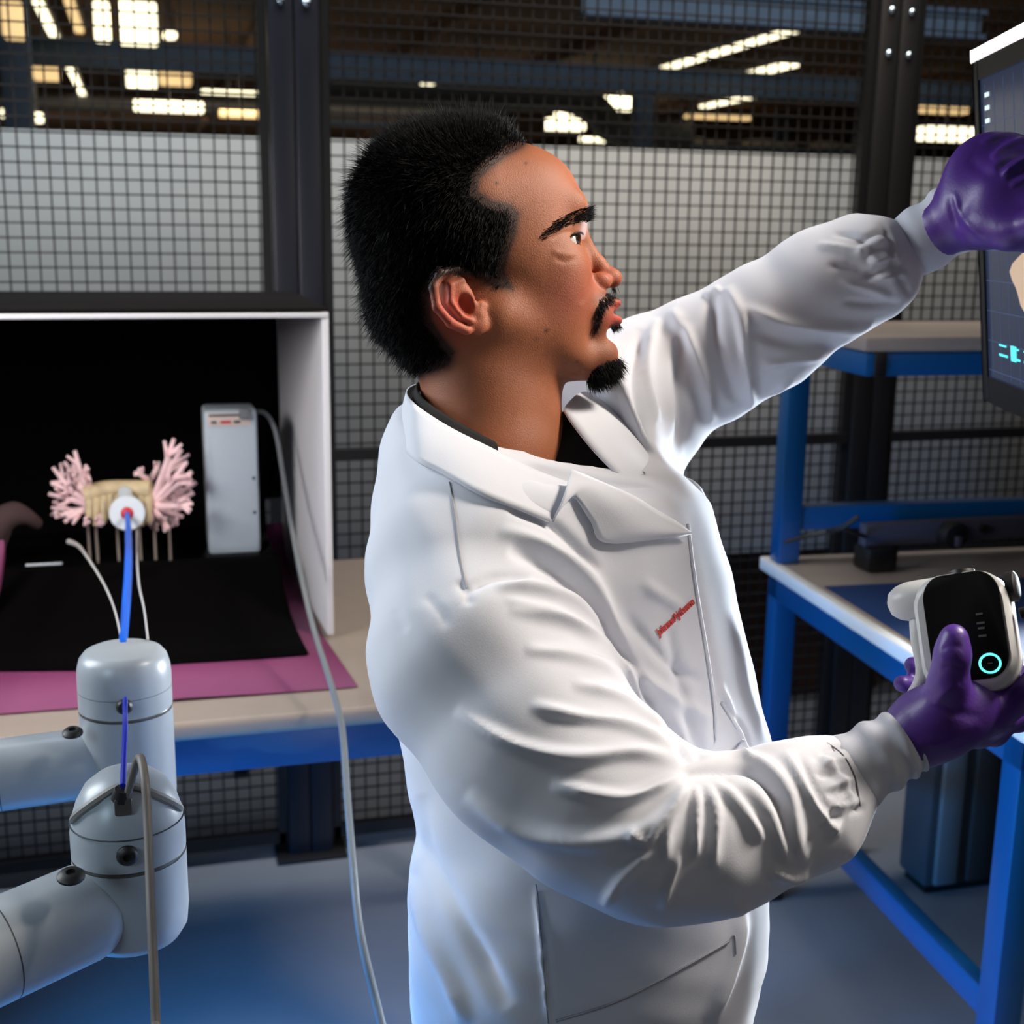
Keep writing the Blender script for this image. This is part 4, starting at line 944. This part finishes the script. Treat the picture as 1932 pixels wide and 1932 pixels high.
def flap(name,quadpx,nu,nv,lift,th=.0016,label=None,lifts=None,m='coat',parent=None):
    "cloth flap spanned by two px polylines (same length), following the coat surface"
    A=smoothpoly(quadpx[0],nu);B=smoothpoly(quadpx[1],nu); rows=[]
    for j in range(nv+1):
        f=j/nv; l=lift if lifts is None else np.interp(f,[0,.5,1],lifts)
        rows.append([surf(*(a*(1-f)+b*f),l+.0,22) for a,b in zip(A,B)])
    G=np.array(rows)
    for _ in range(3): G[1:-1,1:-1]=(G[:-2,1:-1]+G[2:,1:-1]+G[1:-1,:-2]+G[1:-1,2:])/4
    n=len(A); v=toworld(G.reshape(-1,3)); mb=MB(); mb.add(v,[(j*n+i,j*n+i+1,(j+1)*n+i+1,(j+1)*n+i) for j in range(nv) for i in range(n-1)],True)
    o=mb.build(name,M[m],parent or coat,label); q=o.modifiers.new('t','SOLIDIFY'); q.thickness=th; q.offset=0; return o
# collar: explicit 3D bands round the neck (px,py,depth)
def band3(name,rows,th=.0022,sub=6,m='coat',parent=None):
    rows=[smoothpoly([np.array(cp(*p)) for p in r],sub) for r in rows]; n=len(rows[0])
    G=np.array(rows); v=toworld(G.reshape(-1,3)); mb=MB(); mb.add(v,[(j*n+i,j*n+i+1,(j+1)*n+i+1,(j+1)*n+i) for j in range(len(rows)-1) for i in range(n-1)],True)
    o=mb.build(name,M[m],parent or coat); q=o.modifiers.new('s','SUBSURF'); q.levels=1;q.render_levels=2; q=o.modifiers.new('t','SOLIDIFY'); q.thickness=th; q.offset=0; return o
top=[(1125,722,1.30),(1010,725,1.335),(880,720,1.325),(800,722,1.27),(768,738,1.20),(790,768,1.14),(850,808,1.105),(930,848,1.09),(1010,888,1.088),(1075,912,1.09)]
low=[(1125,800,1.34),(1020,800,1.37),(860,800,1.35),(775,810,1.28),(752,820,1.20)]
def lf(x,y,l): q=surf(x,y,l); return (q[0]/q[2]*F+966,q[1]/q[2]*F+966,q[2])
low+=[lf(782,868,.005),lf(835,900,.005),lf(905,940,.005),lf(975,966,.005),lf(1040,985,.005)]
mid=[tuple(np.array(a)*.5+np.array(b)*.5+np.array([-3 if i<7 else 0,0,-.006])) for i,(a,b) in enumerate(zip(top,low))]
band3('collar',[top,mid,low])
# near lapel
flap('lapel',[[(1075,905),(1130,928),(1200,955),(1255,985),(1290,1012)],[(1040,985),(1075,940),(1110,985),(1140,1026),(1285,1012)]],6,10,.004,lifts=[.009,.010,.004])
# far lapel and front edge standing open at the neck
band3('lapel',[[(1062,772,1.20),(1080,800,1.18),(1120,850,1.155),(1170,900,1.14),(1200,925,1.135)],[(1085,745,1.24),(1130,780,1.215),(1190,850,1.185),(1245,930,1.165),(1290,1010,1.15)],[(1105,738,1.29),(1160,775,1.26),(1220,850,1.23),(1265,920,1.20),(1300,985,1.165)]])
band3('front_facing',[[(1268,905,1.24),(1285,960,1.20),(1300,1010,1.165),(1310,1080,1.14)],[(1300,900,1.25),(1322,960,1.21),(1332,1010,1.18),(1335,1090,1.15)],[(1322,922,1.25),(1345,975,1.22),(1352,1020,1.19),(1350,1100,1.165)]],.003)
# dark T-shirt at the neck
sh=[('+',RC(cp(1095,890,1.25),cp(1150,965,1.22),.056,.05),0),('+',RC(cp(960,930,1.22),cp(1095,900,1.25),.065,.055),.03)]
SV,SQ=sdf_mesh(sh,(-.15,-.15,1.08),(.2,.12,1.35),.004); meshobj('shirt',SV,SQ,M['shirt'],man)
band3('shirt_neckband',[[(880,712,1.29),(810,715,1.25),(786,728,1.20),(805,758,1.15),(860,795,1.125),(940,838,1.12)],[(880,740,1.30),(805,735,1.26),(780,750,1.20),(797,780,1.14),(855,820,1.115),(940,865,1.11)]],.002,6,'shirt')
# cuffs (knit)
def cuff(pts,name):
    o=sl(pts,.004); a=pts[-1];b=pts[-2]
    V_,Q_=sdf_mesh(o,np.array([cp(*p[:3]) for p in pts]).min(0)-.05,np.array([cp(*p[:3]) for p in pts]).max(0)+.05,.002); V_=lap(V_,Q_,1); return V_,Q_
def rings(V_,pa,pb,n,amp):
    a=cp(*pa);b=cp(*pb);t=((V_-a)@(b-a))/((b-a)@(b-a)); N_=vnormals(V_,KQ); return V_+N_*(amp*np.sin(t*n*6.283))[:,None]
def knitcuff(axis,n,label,amp,stk):
    global KQ
    m=MB(); 
    pts=[cp(*a[:3]) for a in axis]; rr=[R_(a[3],a[2]) for a in axis]
    P_=[];R2_=[]
    pp=smoothpoly(pts,8); r2=np.interp(np.linspace(0,len(pts)-1,len(pp)),range(len(pts)),rr)
    r2=r2+amp*np.sin(np.linspace(0,n*6.283,len(pp)))
    m.tube([toworld(p[None])[0] for p in pp],list(r2),64,smooth=1); 
    # vertical ribs
    vv=np.array(m.v); nn=64; 
    for i in range(len(pp)):
        c=toworld(pp[i][None])[0]; idx=np.arange(i*nn,(i+1)*nn); d_=vv[idx]-c; vv[idx]=c+d_*(1+.004*np.cos(np.arange(nn)*np.pi))[:,None]
    m.v=[tuple(x) for x in vv]; return m.build('cuff',M['knit'],coat,label)
knitcuff([(1570,1478,1.0,66),(1600,1462,1.0,73),(1650,1432,1.0,69),(1690,1410,1.0,65),(1716,1398,1.0,62),(1722,1395,1.0,50)],5,None,.0015,None)
knitcuff([(1668,500,1.30,56),(1700,477,1.30,62),(1740,452,1.29,62),(1775,430,1.28,64),(1800,413,1.275,66),(1806,410,1.275,55)],3,None,.0016,None)
# stitched name on the chest
def text3(s,px0,py0,px1,py1,hpx,name,m,parent,shear=.35):
    cu=bpy.data.curves.new('t','FONT'); cu.body=s; cu.size=1; cu.extrude=.02; cu.offset=.025; cu.shear=shear; to=bpy.data.objects.new('t',cu); COL.objects.link(to)
    bpy.context.view_layer.update(); me=bpy.data.meshes.new_from_object(to.evaluated_get(bpy.context.evaluated_depsgraph_get())); bpy.data.objects.remove(to)
    v=np.array([q.co[:] for q in me.vertices]); w_=v[:,0].max(); a=np.array([px0,py0],float);b=np.array([px1,py1],float);d_=(b-a);L_=np.linalg.norm(d_);d_/=L_; u_=np.array([d_[1],-d_[0]])
    co=[]
    for x,y,z in v:
        p=a+d_*(x/w_*L_)+u_*(y*hpx); co.append(surf(p[0],p[1],.0009+z*.01))
    co=np.array(co); me2=bpy.data.meshes.new(name); me2.from_pydata(toworld(co).tolist(),[],[tuple(p.vertices) for p in me.polygons]); return link(name,me2,M[m],parent)
text3('Johnson&Johnson',1243,1200,1311,1137,19,'chest_lettering','logo_red',coat)
# ------------------------------------------------------------ gloved hands
def chain(pts,k0=.004): return sl(pts,k0)
def hand(ops,name,label,strokes,h=.0016):
    lo=np.min([o[1][1] for o in ops],0)-.01;hi=np.max([o[1][2] for o in ops],0)+.01
    V_,Q_=sdf_mesh(ops,lo,hi,h); V_=lap(V_,Q_,2,.5); V_=stroke(V_,Q_,strokes); return meshobj(name,V_,Q_,M['glove'],man,label)
D1=1.0
def dd(x,y,d,r): return (x,y,d,r)
P=lambda x,y,d:cp(x,y,d)
nh=[('+',RC(P(1690,1412,1.0),P(1742,1376,1.0),R_(50,1),R_(59,1)),0),
('+',RC(P(1745,1372,1.0),P(1800,1350,1.0),R_(60,1),R_(56,1)),.02),
('+',RC(P(1790,1350,1.0),P(1880,1342,1.02),R_(58,1),R_(42,1)),.02),
('+',EL(P(1812,1340,.985),(R_(70,1),R_(46,1),R_(30,1)),rotm('Z',-28)),.015)]
nh+=[('+',x[1],.012) for x in chain([(1778,1335,.985,42),(1790,1285,.972,32),(1797,1235,.962,28),(1800,1202,.960,25)])]
nh+=[('+',x[1],.008) for x in chain([(1875,1345,1.0,36),(1945,1305,.985,27),(1975,1250,.985,24),(1970,1195,1.0,21),(1950,1160,1.02,18)])]  # index
nh+=[('+',x[1],.008) for x in chain([(1870,1360,1.03,34),(1945,1330,1.055,25),(1930,1280,1.085,22),(1830,1262,1.095,19),(1722,1255,1.07,16)])] # middle
nh+=[('+',x[1],.008) for x in chain([(1850,1375,1.04,32),(1920,1355,1.075,23),(1890,1320,1.095,20),(1790,1303,1.09,18),(1702,1290,1.06,16)])] # ring
nh+=[('+',x[1],.008) for x in chain([(1820,1385,1.03,28),(1875,1385,1.06,20),(1860,1360,1.085,18),(1790,1345,1.085,16)])] # little
hand(nh,'glove','purple glove on the right hand gripping the handset',[([(1740,1300),(1790,1340),(1850,1352)],-.001,10),([(1775,1225),(1797,1218),(1818,1224)],-.0006,5),([(1774,1262),(1797,1256),(1820,1262)],-.0006,5),([(1730,1400),(1780,1400),(1850,1360)],.001,12),([(1760,1330),(1790,1300),(1812,1292)],.0008,8)])
fh=[('+',RC(P(1775,432,1.275),P(1830,395,1.265),R_(56,1.27),R_(64,1.27)),0),
('+',EL(P(1880,352,1.25),(R_(102,1.25),R_(104,1.25),R_(44,1.25)),rotm('Z',-25)),.02),
('+',EL(P(1860,395,1.245),(R_(72,1.25),R_(68,1.25),R_(46,1.25))),.02)]
fh+=[('+',x[1],.008) for x in chain([(1920,300,1.245,42),(1990,300,1.22,28),(2030,330,1.19,22),(2046,350,1.17,18)])]
fh+=[('+',x[1],.008) for x in chain([(1935,335,1.235,38),(2000,350,1.20,26),(1990,395,1.18,22),(1950,400,1.195,19)])]
fh+=[('+',x[1],.008) for x in chain([(1925,375,1.235,36),(1985,395,1.20,25),(1970,432,1.19,21),(1935,430,1.20,18)])]
fh+=[('+',x[1],.008) for x in chain([(1905,410,1.235,32),(1960,432,1.21,21),(1945,455,1.205,18),(1920,450,1.21,16)])]
fh+=[('+',x[1],.010) for x in chain([(1850,430,1.225,36),(1905,440,1.20,27),(1955,420,1.175,23),(1985,395,1.165,20)])]
fh+=[('+',EL(P(1915,372,1.215),(R_(62,1.22),R_(70,1.22),R_(34,1.22))),.03)]
hand(fh,'glove','purple glove on the left hand raised to the screen',[([(1870,300),(1905,275),(1945,262)],.004,7),([(1850,268),(1890,256),(1940,246)],.002,6),([(1880,318),(1915,292),(1950,280)],-.0035,5),([(1890,330),(1925,306),(1955,298)],.0035,5),([(1900,340),(1935,320)],-.0018,5),([(1905,352),(1940,335)],.0015,5),([(1825,300),(1870,330),(1900,318)],-.0015,12),([(1790,370),(1805,420),(1850,460)],-.0012,7),([(1800,360),(1815,410),(1858,452)],.0012,6)])
# trousers and shoes (below the frame)
tr=[]
for s in (-1,1):
    hx=np.array([HIP[0],HIP[1],.88])+s*np.array([-.03,.085,0]); tr+=[('+',RC(w2c(hx),w2c(hx+np.array([.01,0,-.42])),.085,.07),.03),('+',RC(w2c(hx+np.array([.01,0,-.42])),w2c(hx+np.array([0,0,-.80])),.075,.06),.01)]
    f=hx.copy();f[2]=.052; m=MB(); 
    so=[('+',RC(w2c(f),w2c(f+np.array([.15,-.03,-.012])),.05,.038),0),('+',RC(w2c(f+np.array([0,0,.05])),w2c(f),.045,.045),.02)]
    a,b=sdf_mesh(so,np.min([w2c(f)-.25],0),np.max([w2c(f)+.25],0),.006); meshobj('shoe',lap(a,b,1),b,M['shoe'],man)
TV,TQ=sdf_mesh(tr,(-.3,.0,.8),(.7,1.9,2.0),.009,4); meshobj('trousers',TV,TQ,M['trousers'],man)
# ------------------------------------------------------------ handset
A0=np.array(P(1812,1188,.995)); A0w=toworld(A0[None])[0]
upv=toworld(P(1806,1095,1.005)[None])[0]-toworld(P(1836,1300,.985)[None])[0]; upv/=np.linalg.norm(upv)
vw=(CAM-A0w); vw/=np.linalg.norm(vw); rt=np.cross(upv,vw); rt/=np.linalg.norm(rt); ff=np.cross(rt,upv); 
a_=math.radians(12); rt2=rt*math.cos(a_)-ff*math.sin(a_)*-1; rt2/=np.linalg.norm(rt2); ff=np.cross(rt2,upv)
hs=empty('handset',A0w,'white handset with black face and glowing cyan ring held in the gloved right hand','handset')
def hl(x,y,z=0): return A0w+rt2*x+upv*y+ff*z
poly=rrect(.072,.094,.024,8)
MB().prism(poly,rt2,upv,hl(0.002,-.002,-.030),.030,.004,True).build('housing',M['handset_white'] if 'handset_white' in M else mat('handset_white',(196,196,194),.38),hs)
MB().prism([(x*.81+.001,y*.95+.0012) for x,y in rrect(.072,.088,.020,8)],rt2,upv,hl(.003,0.001,-.001),.0022,.0005).build('face_panel',mat('face_black',(7,6,6),.6,spec=.08),hs,'black glossy face panel')
m=MB(); c=hl(.0185,-.0285,.0016); m2=[]
ringp=[c+rt2*.0075*math.cos(t_)+upv*.0070*math.sin(t_) for t_ in np.linspace(0,2*math.pi,41)]
m.tube(ringp,.0009,6,cap=False,smooth=1); m.build('light_ring',mat('cyan_glow',(110,240,225),.4,emit=(95,235,215),es=1.6),hs,'glowing cyan ring')
m=MB()
def fb(m,x,y,w,h): m.add([hl(x-w/2,y-h/2,.0015),hl(x+w/2,y-h/2,.0015),hl(x+w/2,y+h/2,.0015),hl(x-w/2,y+h/2,.0015),hl(x-w/2,y-h/2,.0019),hl(x+w/2,y-h/2,.0019),hl(x+w/2,y+h/2,.0019),hl(x-w/2,y+h/2,.0019)],[(0,1,2,3),(4,5,6,7),(0,1,5,4),(1,2,6,5),(2,3,7,6),(3,0,4,7)])
for y,w_ in ((.010,.005),(.003,.006),(-.001,.005),(-.007,.006)): fb(m,.016,y,w_,.0016)
fb(m,.0185,-.0285,.0035,.0008)
m.build('face_marking',mat('grey_mark',(70,66,66),.6),hs)
MB().lathe([(.003,-.004),(.0095,-.0015),(.0135,.004),(.0160,.012),(.0165,.022),(.0165,.034)],hl(-.054,.030,-.020),rt2,28).build('side_knob',M['handset_white'],hs)
MB().tube([hl(-.036,.030,-.022),hl(-.037,.0,-.016),hl(-.037,-.03,-.016),hl(-.050,-.052,-.012),hl(-.055,-.068,-.012)],[.006,.006,.006,.0055,.005],14,smooth=5).build('rear_grip',M['handset_white'],hs)
for y in (.012,-.008,-.02): MB().box((-.001,-.001,-.001),(.001,.001,.001)).build('x',None) if 0 else None
m=MB()
for y0,y1 in ((.006,.0115),(-.018,-.008)): m.tube([hl(-.0325,y0,-.012),hl(-.0325,y1,-.012)],.0011,6,smooth=1)
m.build('slot',M['dark_grey'] ,hs)
MB().lathe([(.012,0),(.012,.006),(.009,.008)],hl(.0365,.030,-.016),rt2,18).build('side_button',M['rubber'],hs)
MB().lathe([(.011,0),(.010,.005)],hl(.004,.043,-.014),upv,18).build('top_button',M['rubber'],hs)
tag(MB().tube([hl(.043,.008,-.012),hl(.07,.01,-.015),hl(.12,0,-.01),hl(.2,-.05,0),hl(.3,-.2,.0)],.0045,10,smooth=5).build('handset_cable',M['rubber']),'black cable leaving the right side of the white handset','cable')
